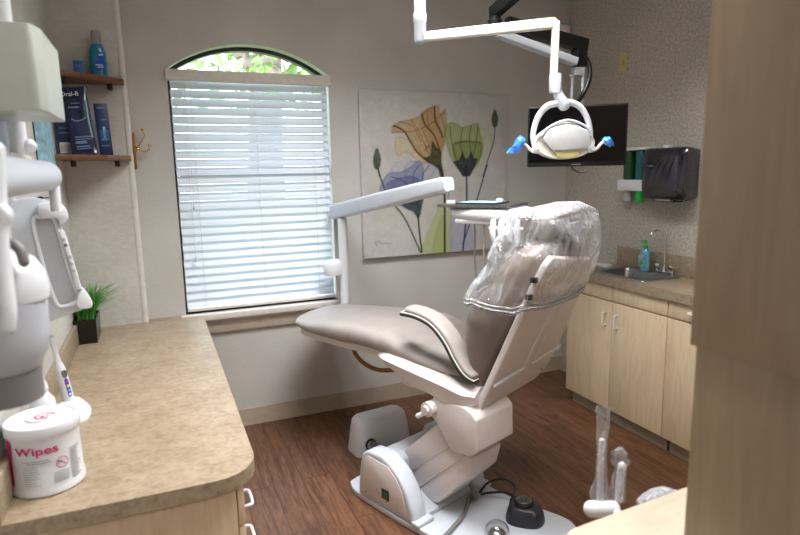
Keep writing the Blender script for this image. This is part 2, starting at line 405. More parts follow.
# ---------------------------------------------------------------- window blind
bl = thing('window_blind', 'white two inch slatted window blind hanging closed in the arched window', 'blind', (.595, YB-.02, .765))
bm = BM(); box(bm, (WX0-.008, YB-.03, 2.125), (WX1+.004, YB+.012, 2.185), .003); link('headrail', bm, 'white_trim', bl)
bm = BM(); NS = 27; z0, z1 = .825, 2.105; hx0, hx1 = WX0+.012, WX1-.012
for k in range(NS):
    z = z0+(z1-z0)*k/(NS-1); th = math.radians(61 + random.uniform(-1.2, 1.2)); w = .0265
    for sgn in (1,):
        P = []
        for u in (-1, -.5, 0, .5, 1):
            bow = .0022*(1-u*u); y = YB+.022 + u*w*math.cos(th) + bow*math.sin(th); zz = z + u*w*math.sin(th) - bow*math.cos(th)*-1
            P.append((y, zz))
        # room-side edge low, window-side edge high
        T = .0028; Q = [(y-T*math.sin(th), zz+T*math.cos(th)) for y, zz in P]
        dx = random.uniform(-.0015, .0015)
        prism(bm, P+Q[::-1], hx0+dx, hx1+dx, YZ(0))
link('slats', bm, 'slat', bl, ang=25)
bm = BM(); box(bm, (hx0, YB-.005, .778), (hx1, YB+.048, .796), .004); link('bottom_rail', bm, 'white_trim', bl)
for x in (.24, .60, .95):
    for y in (YB-.004, YB+.046): bm = BM(); tube(bm, [(x, y, .79), (x, y, 2.13)], .0011, 6); link('ladder_cord', bm, 'white_trim', bl)
for x, zb in ((.195, 1.12), (.207, 1.42), (1.012, 1.30)):
    bm = BM(); tube(bm, [(x, YB-.022, 2.13), (x+.004, YB-.024, zb)], .0013, 6); lathe(bm, [(.002, .03), (.006, .02), (.008, .003), (.006, 0)], (x+.004, YB-.024, zb-.03), 10); link('pull_cord', bm, 'white_trim', bl)

# ---------------------------------------------------------------- outside
GZ = -.3
bm = BM(); box(bm, (-25, YB+.3, GZ-.1), (25, 40, GZ)); struct('ground', bm, 'grass_out')
def tree(x, y, h, r, lean, label):
    t = thing('tree', label, 'tree', (x, y, GZ), group=None)
    bm = BM(); p = spline([(x, y, GZ), (x+lean*.3, y, GZ+h*.35), (x+lean, y+.1, GZ+h*.7), (x+lean*1.6, y, GZ+h)], 5)
    tube(bm, p, [r*(1-.6*i/(len(p)-1)) for i in range(len(p))], 12)
    for a in range(5):
        q = p[len(p)//2+a]; an = a*2.2; tube(bm, spline([q, q+Vector((math.cos(an)*.7, math.sin(an)*.5, .5)), q+Vector((math.cos(an)*1.5, math.sin(an)*1.1, .9))], 4), [r*.4*(1-.08*i) for i in range(9)], 8)
    link('trunk', bm, 'bark', t)
    bm = BM()
    for i in range(1500):
        a = random.uniform(0, 2*PI); rr = random.uniform(.2, 1.9); c = Vector((x+lean*1.3+rr*math.cos(a), y+rr*math.sin(a)*.8, GZ+h*random.uniform(.55, 1.15)))
        n = Vector((random.gauss(0,1), random.gauss(0,1), random.gauss(0,1))).normalized(); u = n.orthogonal().normalized(); w = n.cross(u); s_ = random.uniform(.07, .14)
        bm.faces.new([bm.verts.new(c+u*s_), bm.verts.new(c+w*s_*.55+n*.01), bm.verts.new(c-u*s_), bm.verts.new(c-w*s_*.55+n*.01)])
    link('foliage', bm, 'tree_leaf', t)
tree(1.55, 9.2, 5.2, .36, .2, 'thick pale tree trunk seen through the middle of the arched window top')
tree(5.2, 9.6, 4.8, .22, -.3, 'leaning tree seen through the right end of the arched window top')
tree(-1.8, 11.5, 5.6, .2, .2, 'leafy green tree seen through the left end of the arched window top')

# ---------------------------------------------------------------- ceiling lights
for i, (x, y) in enumerate(((1.05, 2.1), (1.0, 1.0), (.9, -1.3))):  # all out of view; the one behind the viewer is added as fill light
    t = thing('ceiling_light', ['flush white ceiling light panel above the middle of the dental chair', 'flush white ceiling light panel between the doorway and the dental chair', 'unseen white ceiling panel added behind the viewer as fill light'][i], 'ceiling light', (x, y, ZC))
    bm = BM()
    for a, b in (((-.62, -.32), (.62, -.29)), ((-.62, .29), (.62, .32)), ((-.62, -.29), (-.59, .29)), ((.59, -.29), (.62, .29))): box(bm, (x+a[0], y+a[1], ZC-.03), (x+b[0], y+b[1], ZC-.001), .003)
    link('frame', bm, 'white', t)
    bm = BM(); box(bm, (x-.59, y-.29, ZC-.02), (x+.59, y+.29, ZC-.006)); link('diffuser', bm, 'panel_a', t)
    ld = bpy.data.lights.new('louvred_lamp', 'AREA'); ld.shape = 'RECTANGLE'; ld.size = 1.16; ld.size_y = .56; ld.energy = (37, 17, 28)[i]; ld.spread = math.radians(124); ld.color = (1, 1, 1)
    lo_ = bpy.data.objects.new('louvred_lamp', ld); col.objects.link(lo_); lo_.parent = t; lo_.location = (0, 0, -.035)

# ---------------------------------------------------------------- left desk
HC = .761
poly = [(XL, 1.585)]
cx, cy, r = .215-.125, 1.585+.125, .125
for k in range(9): a = -PI/2+k*PI/16; poly.append((cx+r*math.cos(a), cy+r*math.sin(a)))
poly += [(.215, YB-.058), (.215, YB), (-.0895, YB), (-.0895, YS), (XL, YS)]
ct = thing('countertop', 'long mottled beige laminate desktop with rounded corner on the left', 'countertop', (-.1, 2.6, HC-.045))
bm = BM(); prism(bm, poly, HC-.004, HC); 
bmesh.ops.bevel(bm, geom=[e for e in bm.edges if all(v.co.z > HC-.001 for v in e.verts)], offset=.0015, segments=1, affect='EDGES')
link('top', bm, 'laminate', ct)
bm = BM(); prism(bm, poly, HC-.045, HC-.004); link('edge_band', bm, 'laminate_edge', ct)
bm = BM(); box(bm, (XL, 1.585, HC), (XL+.02, YS, HC+.105), .003); link('backsplash', bm, 'laminate_edge', ct)
def handle(parent, p, d, out, L=.09, mat='white'):              # bow handle at p, along d, standing out along out
    p, d, out = Vector(p), Vector(d), Vector(out)
    bm = BM(); pts = [p-d*L/2, p-d*L/2+out*.02, p-d*L*.36+out*.03, p+d*L*.36+out*.03, p+d*L/2+out*.02, p+d*L/2]
    tube(bm, spline(pts, 4), .0048, 10); link('handle', bm, mat, parent)
def cab_left(y0, y1, rows, label, name='base_cabinet'):
    t = thing(name, label, 'cabinet', (XL+.3, (y0+y1)/2, 0))
    bm = BM(); box(bm, (XL+.002, y0, .08), (.148, y1, HC-.045)); box(bm, (XL+.002, y0+.01, 0), (.09, y1-.01, .08)); link('carcass', bm, 'maple', t)
    for a, b in rows:
        bm = BM(); box(bm, (.151, y0+.003, a), (.17, y1-.003, b), .0015); dr = link('drawer', bm, 'maple', t)
        handle(dr, (.17, (y0+y1)/2 if y1-y0 > .5 else y0+.10, (a+b)/2-(.035 if a > .5 else 0)), (0, 1, 0), (1, 0, 0), .09)
cab_left(1.625, 1.95, ((.583, .708), (.40, .577), (.09, .394)), 'maple drawer cabinet under the near end of the left desktop', 'drawer_cabinet')
cab_left(1.955, 3.575, ((.09, .708),), 'long maple cabinet under the far part of the left desktop')

# ---------------------------------------------------------------- right sink counter
HR = .935; FX = 2.515
def cab_right(y0, y1, fronts, label):
    t = thing('base_cabinet', label, 'cabinet', (2.7, (y0+y1)/2, 0))
    bm = BM(); box(bm, (FX+.02, y0, .09), (XR-.001, y1, HR-.05-.21)); box(bm, (FX+.02, y0, HR-.27), (FX+.04, y1, HR-.05)); box(bm, (FX+.02, y0, HR-.27), (XR-.001, y0+.018, HR-.05)); box(bm, (FX+.02, y1-.018, HR-.27), (XR-.001, y1, HR-.05))
    link('carcass', bm, 'maple', t)
    bm = BM(); box(bm, (FX+.05, y0+.0, 0), (XR-.02, y1-.02, .09)); link('toe_kick', bm, 'base_tan', t)
    for kind, a, b, h in fronts:
        zz = (.095, .782) if kind == 'door' else (.79, HR-.053)
        bm = BM(); box(bm, (FX, a+.003, zz[0]), (FX+.019, b-.003, zz[1]), .0015); d = link(kind, bm, 'maple', t)
        if h is not None:
            if kind == 'door': handle(d, (FX, h, .672), (0,0,1), (-1,0,0), .08, 'white')
            else: handle(d, (FX, h, .84), (0,1,0), (-1,0,0), .08, 'white')
cab_right(2.288, 3.12, (('door', 2.705, 3.12, 2.755), ('door', 2.288, 2.705, 2.655), ('drawer_front', 2.705, 3.12, None), ('drawer_front', 2.288, 2.705, None)), 'light maple sink cabinet with two doors behind the dental chair')
cab_right(1.42, 2.288, (('door', 1.86, 2.288, 1.91), ('door', 1.42, 1.86, 1.82), ('drawer', 1.86, 2.288, 2.1), ('drawer', 1.42, 1.86, 1.64)), 'light maple base cabinet half hidden by the tall wooden panel')
SX0, SX1, SY0, SY1 = 2.575, 2.85, 2.53, 2.94
ct = thing('countertop', 'short beige laminate countertop holding the steel sink on the right', 'countertop', (2.7, 2.3, HR-.05))
def frame_slab(bm, z0, z1, x0, x1, y0, y1):
    for a in (((x0, y0), (x1, SY0)), ((x0, SY1), (x1, y1)), ((x0, SY0), (SX0, SY1)), ((SX1, SY0), (x1, SY1))): box(bm, (a[0][0], a[0][1], z0), (a[1][0], a[1][1], z1))
bm = BM(); frame_slab(bm, HR-.003, HR, FX-.02, XR-.001, 1.4, 3.15); link('top', bm, 'laminate', ct)
bm = BM(); frame_slab(bm, HR-.05, HR-.003, FX-.02, XR-.001, 1.4, 3.15); link('edge_band', bm, 'laminate_edge', ct)
bm = BM(); box(bm, (XR-.02, 1.4, HR), (XR-.001, 3.075, HR+.125), .003); link('backsplash', bm, 'laminate_edge', ct)
sk = thing('sink', 'square stainless steel sink set in the right countertop', 'sink', (2.71, 2.735, HR-.16))
def ringr(x0, y0, x1, y1, r, z): return [Vector((x, y, z)) for x, y in rrect(x0, y0, x1, y1, r)]
bm = BM(); g = .02
loft(bm, [ringr(SX0-g, SY0-g, SX1+.012, SY1+g, .03, HR+.0005), ringr(SX0-g+.002, SY0-g+.002, SX1+.010, SY1+g-.002, .03, HR+.005), ringr(SX0+.012, SY0+.012, SX1-.012, SY1-.012, .045, HR+.004),
   ringr(SX0+.018, SY0+.018, SX1-.018, SY1-.018, .045, HR-.01), ringr(SX0+.03, SY0+.03, SX1-.03, SY1-.03, .05, HR-.14), ringr(SX0+.06, SY0+.06, SX1-.06, SY1-.06, .04, HR-.155)], False)
fs = [v for v in bm.verts if abs(v.co.z-(HR-.155)) < 1e-4]; bm.faces.new(fs); link('basin', bm, 'steel', sk)
bm = BM(); lathe(bm, [(.0, .001), (.03, .001), (.034, .003), (.036, 0)], (2.71, 2.735, HR-.154), 20, cap=False); link('drain', bm, 'chrome', sk)
# faucet
fx, fy, fz = 2.868, 2.655, HR+.0055
FA = thing('faucet', 'chrome gooseneck faucet with two clear knobs at the back of the sink', 'faucet', (fx, fy, HR))
bm = BM(); prism(bm, rrect(-.013, -.075, .011, .075, .011), 0, .014, Matrix.Translation((fx, fy, fz)), .003); link('base', bm, 'chrome', FA)
bm = BM(); lathe(bm, [(.014, 0), (.012, .02), (.008, .03)], (fx, fy, fz+.012), 16)
tube(bm, spline([(fx, fy, fz+.02), (fx, fy, fz+.20), (fx-.006, fy+.01, fz+.240), (fx-.04, fy+.03, fz+.262), (fx-.078, fy+.045, fz+.240), (fx-.085, fy+.05, fz+.205)], 6), .0058, 12)
lathe(bm, [(.008, 0), (.008, .02), (.006, .022)], (fx-.085, fy+.05, fz+.190), 12); link('spout', bm, 'chrome', FA)
for s_ in (-1, 1):
    bm = BM(); lathe(bm, [(.012, 0), (.011, .012), (.017, .016), (.019, .03), (.017, .042), (.008, .046), (0, .046)], (fx, fy+s_*.055, fz+.012), 8); link('knob', bm, 'chrome', FA)
# soap pump bottle
bx, by = 2.83, 2.775; z = HR+.0055
SB = thing('soap_bottle', 'clear blue hand soap bottle with green pump behind the sink', 'soap bottle', (bx, by, z))
bm = BM(); R = [(.030, 0), (.034, .006), (.034, .05), (.031, .08), (.033, .11), (.030, .125), (.014, .138), (.012, .145)]
lathe(bm, R, (bx, by, z), 24, Matrix.Diagonal((.8, 1.05, 1, 1))); link('bottle', bm, 'soap', SB)
bm = BM(); lathe(bm, [(.013, .143), (.014, .15), (.014, .163), (.006, .168), (.005, .185), (.013, .19), (.014, .197), (.005, .2), (0, .2)], (bx, by, z), 16)
tube(bm, [(bx, by, z+.193), (bx-.03, by+.01, z+.192), (bx-.038, by+.012, z+.186)], .004, 8); link('pump', bm, 'green', SB)
bm = BM()
b2 = BM(); prism(b2, rrect(-.026, -.035, .026, .045, .02), 0, .001, axes(Vector((bx-.0288, by, z+.062)), Vector((0,-1,0)), Vector((0,0,1)), Vector((-1,0,0)))); merge(bm, b2)
L_ = link('label', bm, 'cyan_card', SB)
bm = BM(); prism(bm, [(-.02, 0), (.0, -.02), (.02, .0), (.008, .012)], 0, .001, axes(Vector((bx-.0299, by, z+.052)), Vector((0,-1,0)), Vector((0,0,1)), Vector((-1,0,0)))); link('emblem', bm, 'green', L_)
# white folded towel / soap dish
bm = BM(); px_, py_ = 2.74, 3.05
for k in range(3): prism(bm, rrect(-.035-.004*k, -.06+.003*k, .035, .06-.004*k, .015), .006*k, .006*k+.0065, Matrix.Translation((px_, py_, HR+.001)) @ Matrix.Rotation(.25+.06*k, 4, 'Z'), .002)
solo('folded_cloth', bm, 'white', 'small folded white cloth on the countertop left of the sink', 'cloth', (px_, py_, HR))

# ---------------------------------------------------------------- wall things, right
bm = BM(); Tm = axes(Vector((XR, 3.105, 2.268)), Vector((0,-1,0)), Vector((0,0,1)), Vector((-1,0,0)))
t = thing('wall_plate', 'small ivory switch plate high on the right wall', 'wall plate', (XR-.001, 3.105, 2.268))
prism(bm, rrect(-.036, -.06, .036, .06, .006), .0005, .006, Tm, .002); link('plate', bm, 'ivory', t)
bm = BM(); box(bm, (XR-.012, 3.099, 2.25), (XR-.006, 3.111, 2.282), .002); link('toggle', bm, 'ivory', t)
t = thing('alarm_box', 'small white alarm box with red lamp high in the back corner', 'alarm', (2.84, YB-.03, 2.56))
bm = BM(); box(bm, (2.80, YB-.035, 2.50), (2.885, YB-.001, 2.61), .006); link('body', bm, 'white', t)
bm = BM(); lathe(bm, [(.005, 0), (.005, .003), (0, .004)], (2.842, YB-.035, 2.565), 12, Matrix.Rotation(PI/2, 4, 'X')); link('lamp', bm, 'led', t)
# soap dispenser pair
t = thing('gel_dispenser', 'white wall rack with green and blue gel tubes beside the dark towel dispenser', 'dispenser', (XR-.05, 2.96, 1.45))
Y0, Y1 = 2.79, 3.02
bm = BM(); box(bm, (XR-.012, Y0, 1.44), (XR-.001, Y1, 1.71), .002); link('back_plate', bm, 'dark', t)
bm = BM(); box(bm, (XR-.09, Y0, 1.695), (XR-.001, Y1, 1.712), .004); link('lid', bm, 'white', t)
bm = BM(); box(bm, (XR-.095, Y0, 1.44), (XR-.012, Y1, 1.51), .006); link('front_band', bm, 'white', t)
for k, (y, m1, m2) in enumerate(((2.965, 'olive', 'xray_grey'), (2.865, 'teal', 'green'))):
    bm = BM(); lathe(bm, [(.03, 1.50), (.034, 1.52), (.034, 1.67), (.028, 1.69)], (XR-.05, y, 0), 20); g_ = link('gel_tube', bm, m1, t)
    bm = BM(); lathe(bm, [(.024, 1.372), (.027, 1.378), (.028, 1.45)], (XR-.052, y, 0), 20); link('nozzle', bm, m2, g_)
# paper towel dispenser
t = thing('paper_towel_dispenser', 'dark smoky paper towel dispenser on the right wall above the sink', 'towel dispenser', (XR-.09, 2.60, 1.40))
bm = BM(); rings = []
def tw(x, y0, y1, z0, z1, r, sl=0):
    return [Vector((x, y, z)) for y, z in rrect(y0, z0, y1, z1, r, 5)]
rings = [tw(XR-.001, 2.475, 2.775, 1.405, 1.69, .02), tw(XR-.09, 2.445, 2.765, 1.392, 1.70, .03), tw(XR-.135, 2.435, 2.762, 1.40, 1.698, .04), tw(XR-.152, 2.450, 2.750, 1.425, 1.685, .05), tw(XR-.160, 2.49, 2.71, 1.47, 1.65, .05)]
loft(bm, rings); cov = link('cover', bm, 'dispenser', t, ang=50)
bm = BM(); box(bm, (XR-.11, 2.54, 1.382), (XR-.03, 2.70, 1.402), .004); link('paper_slot', bm, 'black', t)
bm = BM(); box(bm, (XR-.135, 2.55, 1.388), (XR-.10, 2.66, 1.40), .003); link('paper_edge', bm, 'cone_grey', t)
bm = BM(); box(bm, (XR-.12, 2.595, 1.688), (XR-.08, 2.635, 1.715), .004); link('latch', bm, 'white', t)
bm = BM()
for k in range(4):
    tube(bm, spline([(XR-.156, 2.72-.055*k, 1.46), (XR-.160, 2.70-.05*k, 1.53), (XR-.161, 2.66-.045*k, 1.60), (XR-.155, 2.58-.03*k, 1.665)], 5), .003, 6)
link('rib', bm, 'dispenser', cov)
bm = BM(); box(bm, (XR-.1635, 2.655, 1.588), (XR-.1595, 2.71, 1.606), .001); lg = link('badge', bm, 'black', cov)
bm = BM(); box(bm, (XR-.1645, 2.695, 1.591), (XR-.163, 2.707, 1.603)); link('emblem', bm, 'royal', lg)
bm = BM(); box(bm, (XR-.1645, 2.66, 1.593), (XR-.163, 2.69, 1.599)); link('lettering', bm, 'ink', lg)
# ================================================================ flower picture
import numpy as np
PX0, PX1, PZ0, PZ1, PY = 1.250, 2.345, 1.022, 2.108, YB-.036
t = thing('wall_picture', 'large square canvas print of orange green and blue translucent flowers', 'picture', ((PX0+PX1)/2, PY+.015, PZ0))
bm = BM(); box(bm, (PX0, PY+.002, PZ0), (PX1, YB-.0015, PZ1), .003); link('canvas_edge', bm, 'label_white', t)
NX = 260; us = np.linspace(0, 1, NX); U, V = np.meshgrid(us, us); xs = PX0+.002+(PX1-PX0-.004)*U; zs = PZ0+.002+(PZ1-PZ0-.004)*V
pic = np.zeros((NX, NX, 3)); rng = np.random.default_rng(3)
def smooth(a, n):
    for _ in range(n): a = (a+np.roll(a,1,0)+np.roll(a,-1,0)+np.roll(a,1,1)+np.roll(a,-1,1))/5
    return a
ns = smooth(rng.standard_normal((NX, NX)), 6); ns /= ns.std(); ns2 = smooth(rng.standard_normal((NX, NX)), 60); ns2 /= ns2.std()
pic[:] = np.array([186, 184, 181])[None, None]+(ns*1.8+ns2*2.0)[..., None]
def A(l, oy=85): 
    out = []
    for a, b in l: p = on(355+a/5.161, oy+b/5.161, 1, PY); out.append((p.x, p.z))
    return out
def B(l): return A(l, 165)
def crv(p, k=5, closed=True):
    P = [Vector((a, b, 0)) for a, b in p]
    if closed: P = [P[-1]]+P+[P[0], P[1]]
    s = spline(P, k); s = s[k:-k] if closed else s
    return [(v.x, v.y) for v in s]
def inside(p):
    m = np.zeros(xs.shape, bool); n = len(p)
    for i in range(n):
        x1, y1 = p[i]; x2, y2 = p[(i+1) % n]
        if y1 == y2: continue
        c = ((zs > y1) != (zs > y2)) & (xs < (x2-x1)*(zs-y1)/(y2-y1)+x1); m ^= c
    return m
def dist(p):
    d = np.full(xs.shape, 9.0); tt = np.zeros(xs.shape)
    for i in range(len(p)-1):
        ax, ay = p[i]; bx_, by_ = p[i+1]; dx, dy = bx_-ax, by_-ay; L2 = dx*dx+dy*dy+1e-12
        q = np.clip(((xs-ax)*dx+(zs-ay)*dy)/L2, 0, 1); e = np.hypot(xs-ax-q*dx, zs-ay-q*dy); k = e < d; d[k] = e[k]; tt[k] = (i+q[k])/(len(p)-1)
    return d, tt
def blend(m, c):
    global pic
    c = np.array(c, float); c = (c*.80+c.mean()*.20)*.93
    pic = pic*(1-m[..., None])+np.array(c, float)[None, None]*m[..., None]
def petal(p, c, edge, a=.8, ew=.007, ea=.6, round_=True):
    q = crv(p) if round_ else p; m = smooth(inside(q).astype(float), 1); d, _ = dist(q+[q[0]])
    xb, zb_ = sum(v[0] for v in q)/len(q), min(v[1] for v in q)-.05
    an = np.arctan2(xs-xb, zs-zb_); st = .5+.5*np.sin(an*46+3*np.sin(an*17+ns2)+len(q)); gr = np.clip((zs-zb_)/(max(v[1] for v in q)-zb_), 0, 1)
    blend(m*a*(.80-.16*st*gr+.06*np.clip(ns, -1, 1)), np.array(c)); blend(m*.16*st*(1-gr*.5), np.array(edge)*.75); blend(np.exp(-(d/ew)**2)*ea*.8*np.maximum(m, .25), edge); return m
def line(p, c, w=.004, a=.9, w2=None, k=6):
    d, tt = dist(crv(p, k, False)); ww = w+(0 if w2 is None else (w2-w)*tt); blend(np.clip(1.4-d/ww, 0, 1)*a, c)
# leaves
petal(B([(350,445),(362,380),(395,300),(435,215),(460,200),(495,250),(497,445)]), (186,200,118), (165,182,96), .85)
petal(B([(400,445),(420,340),(455,260),(470,445)]), (160,180,92), (150,172,84), .45)
petal(B([(495,445),(497,262),(560,280),(600,330),(612,445)]), (170,174,206), (150,154,196), .8)
# blue flower
petal(A([(180,450),(205,405),(240,400),(270,440),(330,470),(250,520),(190,500)]), (190,194,214), (150,156,190), .6)
petal(A([(260,420),(300,392),(350,400),(400,402),(420,430),(350,520),(280,520)]), (180,186,210), (110,120,170), .6)
petal(B([(128,125),(150,70),(180,40),(240,35),(300,0),(330,-25),(352,10),(350,80),(340,170),(330,240),(270,225),(200,195),(150,150)]), (118,132,178), (80,90,150), .75)
petal(B([(160,110),(220,70),(300,60),(340,100),(330,200),(250,190)]), (74,88,150), (60,70,130), .6)
petal(B([(130,185),(200,225),(215,215),(190,236),(150,235)]), (200,206,190), (190,204,120), .5)
for q in ([(150,140),(220,120),(300,160),(325,220)], [(190,60),(260,90),(320,160)], [(330,0),(300,60),(320,150),(328,230)], [(385,0),(352,50),(346,120)]): line(B(q), (46,52,96), .0035, .65)
petal(B([(235,180),(290,170),(352,150),(345,210),(328,275),(300,240),(262,222)]), (34,52,48), (26,36,50), .85)
line(B([(325,255),(332,340),(345,450)]), (38,58,34), .0065)
# orange flower
petal(A([(215,268),(206,300),(210,350),(228,366),(250,352),(275,352),(330,392),(385,402),(340,340),(270,280)]), (222,196,140), (190,140,60), .65)
petal(A([(190,215),(230,188),(290,178),(335,160),(375,125),(410,105),(432,108),(438,150),(468,120),(472,200),(464,300),(447,350),(442,400),(425,425),(385,400),(345,380),(308,335),(280,280),(255,243),(210,240),(190,248)], 85), (202,158,96), (160,104,44), .9, round_=False)
petal(A([(345,150),(405,115),(425,180),(450,260),(445,330),(400,330),(350,240)]), (190,140,80), (150,96,44), .6)
for q in ([(200,210),(250,235),(285,290),(320,345),(380,395)], [(345,150),(362,205),(405,255),(432,320),(438,350)], [(410,112),(415,185),(440,235),(452,270)]): line(A(q), (70,48,30), .0055, .85)
for q in ([(192,245),(300,238),(390,200),(462,140)], [(230,192),(300,215),(340,290)], [(375,130),(380,200),(420,290)], [(290,180),(330,240),(370,330)], [(440,150),(462,220),(458,300)]): line(A(q), (140,88,40), .0035, .6)
for q in ([(365,310),(372,330),(380,312),(390,340)], [(360,330),(385,355)]): line(A(q), (110,60,40), .004, .7)
petal(A([(398,292),(418,320),(444,345),(446,400),(458,470),(440,470),(425,428),(355,382),(390,362)]), (38,50,28), (30,40,26), .9)
line(B([(430,0),(450,45),(462,150),(463,450)]), (40,44,34), .0075)
# green flower
petal(A([(640,225),(690,245),(712,290),(700,350),(670,400),(625,425),(655,330)]), (200,210,160), (170,186,90), .45)
petal(A([(476,200),(520,198),(555,218),(600,205),(635,200),(645,250),(660,300),(655,360),(625,420),(590,455),(560,465),(528,430),(497,380),(474,310),(466,250)]), (152,172,78), (112,136,44), .85)
petal(A([(510,300),(590,290),(650,300),(645,370),(600,440),(545,440),(515,380)]), (122,146,56), (60,72,44), .55)
for q in ([(490,215),(500,300),(530,400)], [(555,220),(545,300),(555,360)], [(600,210),(590,280),(600,360)], [(635,210),(625,300),(610,370)], [(515,305),(570,292),(650,298)]): line(A(q), (62,80,36), .0035, .7)
petal(A([(508,398),(538,388),(556,345),(566,375),(580,385),(600,345),(612,380),(632,378),(612,430),(592,470),(556,470),(532,430)]), (30,30,62), (24,24,54), .92, round_=False)
line(B([(574,0),(577,150),(572,290),(556,450)]), (34,38,84), .0065)
# buds
def bud(cx_, cy_, rx, ry): petal(A([(cx_, cy_-ry), (cx_+rx*.7, cy_-ry*.4), (cx_+rx, cy_+ry*.2), (cx_+rx*.5, cy_+ry), (cx_-rx*.5, cy_+ry), (cx_-rx, cy_+ry*.2), (cx_-rx*.7, cy_-ry*.4)]), (44,62,34), (36,50,30), .95)
bud(113, 378, 19, 52); bud(722, 170, 16, 44)
line(A([(118,420),(127,470)]), (70,96,40), .006); line(B([(112,0),(148,110),(200,200),(262,285),(338,450)]), (60,84,38), .006)
line(A([(722,205),(716,290),(685,390),(660,470)]), (74,76,120), .0045); line(B([(682,0),(635,160),(598,285),(556,410)]), (44,46,100), .005)
# signature
line(B([(106,400),(112,418),(108,395),(128,396),(135,408),(142,402),(152,407),(160,402),(172,406),(190,404)]), (110,106,104), .0022, .8)
bmc = BM(); vs = [[bmc.verts.new((xs[j, i], PY, zs[j, i])) for i in range(NX)] for j in range(NX)]
for j in range(NX-1):
    for i in range(NX-1): bmc.faces.new((vs[j][i], vs[j][i+1], vs[j+1][i+1], vs[j+1][i]))
cv = link('canvas', bmc, 'canvas', t)
ca = cv.data.color_attributes.new('Col', 'FLOAT_COLOR', 'POINT'); pc = np.clip(pic, 0, 255)/255; pl_ = np.where(pc <= .04045, pc/12.92, ((pc+.055)/1.055)**2.4)
rgba = np.concatenate([pl_.reshape(-1, 3), np.ones((NX*NX, 1))], 1).astype(np.float32); ca.data.foreach_set('color', rgba.ravel())
# ================================================================ corner shelves
def shelf(z, label, th=.026, deep=1.0):
    t = thing('corner_shelf', label, 'shelf', (XL+.12, YS-.1, z-th), group=None)
    poly = [(XL+.0005, YS-.0005), (-.100, YS-.0005), (-.102, YS-.06), (-.20, YS-.16*deep), (-.30, YS-.235*deep), (XL+.0005, YS-.30*deep)]
    bm = BM(); prism(bm, poly, z-th, z, None, .003); link('board', bm, 'shelf_wood', t)
    for x, y in ((-.17, YS-.035), (-.36, YS-.22)):
        bm = BM(); lathe(bm, [(.010, -.032), (.013, -.028), (.013, 0)], (x, y, z-th), 14); box(bm, (x-.006, y, z-th-.02), (x+.006, YS-.001 if x > -.3 else y+.03, z-th-.004)); link('bracket', bm, 'black', t)
SZ1, SZ2 = 2.105, 1.705
shelf(SZ1, 'upper dark walnut corner shelf on the left holding a mouthwash bottle')
shelf(SZ2, 'lower dark walnut corner shelf on the left holding blue packages', deep=1.4)
# mouthwash
p = (-.212, YS-.06, SZ1)
t = thing('mouthwash_bottle', 'blue mouthwash bottle with grey cap on the upper corner shelf', 'bottle', p)
def ovl(a, b, z, n=24): return [Vector((p[0]+a*math.cos(k*2*PI/n), p[1]+b*math.sin(k*2*PI/n), p[2]+z)) for k in range(n)]
bm = BM(); loft(bm, [ovl(.036,.022,0), ovl(.042,.027,.006), ovl(.043,.028,.05), ovl(.041,.027,.10), ovl(.036,.025,.14), ovl(.028,.022,.162), ovl(.024,.020,.168)]); bt = link('bottle', bm, 'mouthwash', t)
bm = BM(); lathe(bm, [(.024,.166), (.025,.17), (.023,.178), (.023,.228), (.020,.234), (0,.234)], p, 24); link('cap', bm, 'cap', t)
bm = BM(); prism(bm, [(-.018,.05), (-.005,.028), (.026,.045), (.03,.075), (.024,.125), (.006,.13), (.004,.085), (-.018,.07)], 0, .001, XZ(p[1]-.0285) @ Matrix.Translation((p[0], p[2], 0))); lb = link('label', bm, 'royal', bt)
bm = BM(); box(bm, (p[0]+.006, p[1]-.031, p[2]+.108), (p[0]+.026, p[1]-.0296, p[2]+.116)); box(bm, (p[0]-.012, p[1]-.031, p[2]+.058), (p[0]+.022, p[1]-.0296, p[2]+.063)); box(bm, (p[0]-.004, p[1]-.031, p[2]+.048), (p[0]+.024, p[1]-.0296, p[2]+.053)); link('lettering', bm, 'txt_white', lb)
# small box
def pack(name, label, cat, c, w, d, h, mat, rz=0, tilt=0, deco=()):
    z0 = c[2]; t = thing(name, label, cat, c, rz)
    T = Matrix.Translation(Vector(c)) @ Matrix.Rotation(rz, 4, 'Z') @ Matrix.Rotation(tilt, 4, 'Y')
    bm = BM(); box(bm, (-w/2, -d/2, 0), (w/2, d/2, h), .0015); bm.transform(T); b_ = link('carton', bm, mat, t)
    for nm, m2, rects in deco:
        bm = BM()
        for x0_, z0_, x1_, z1_ in rects: box(bm, (w*x0_, -d/2-.0008, h*z0_), (w*x1_, -d/2-.0002, h*z1_))
        bm.transform(T); link(nm, bm, m2, b_)
    return t, b_, T
pack('floss_box', 'small bright blue floss box left of the mouthwash bottle', 'box', (-.302, YS-.10, SZ1), .047, .03, .075, 'blue_card', .05, 0, (('printing', 'txt_faint', ((-.3,.62,.3,.68),(-.2,.5,.32,.56),(-.25,.3,.2,.36))),))
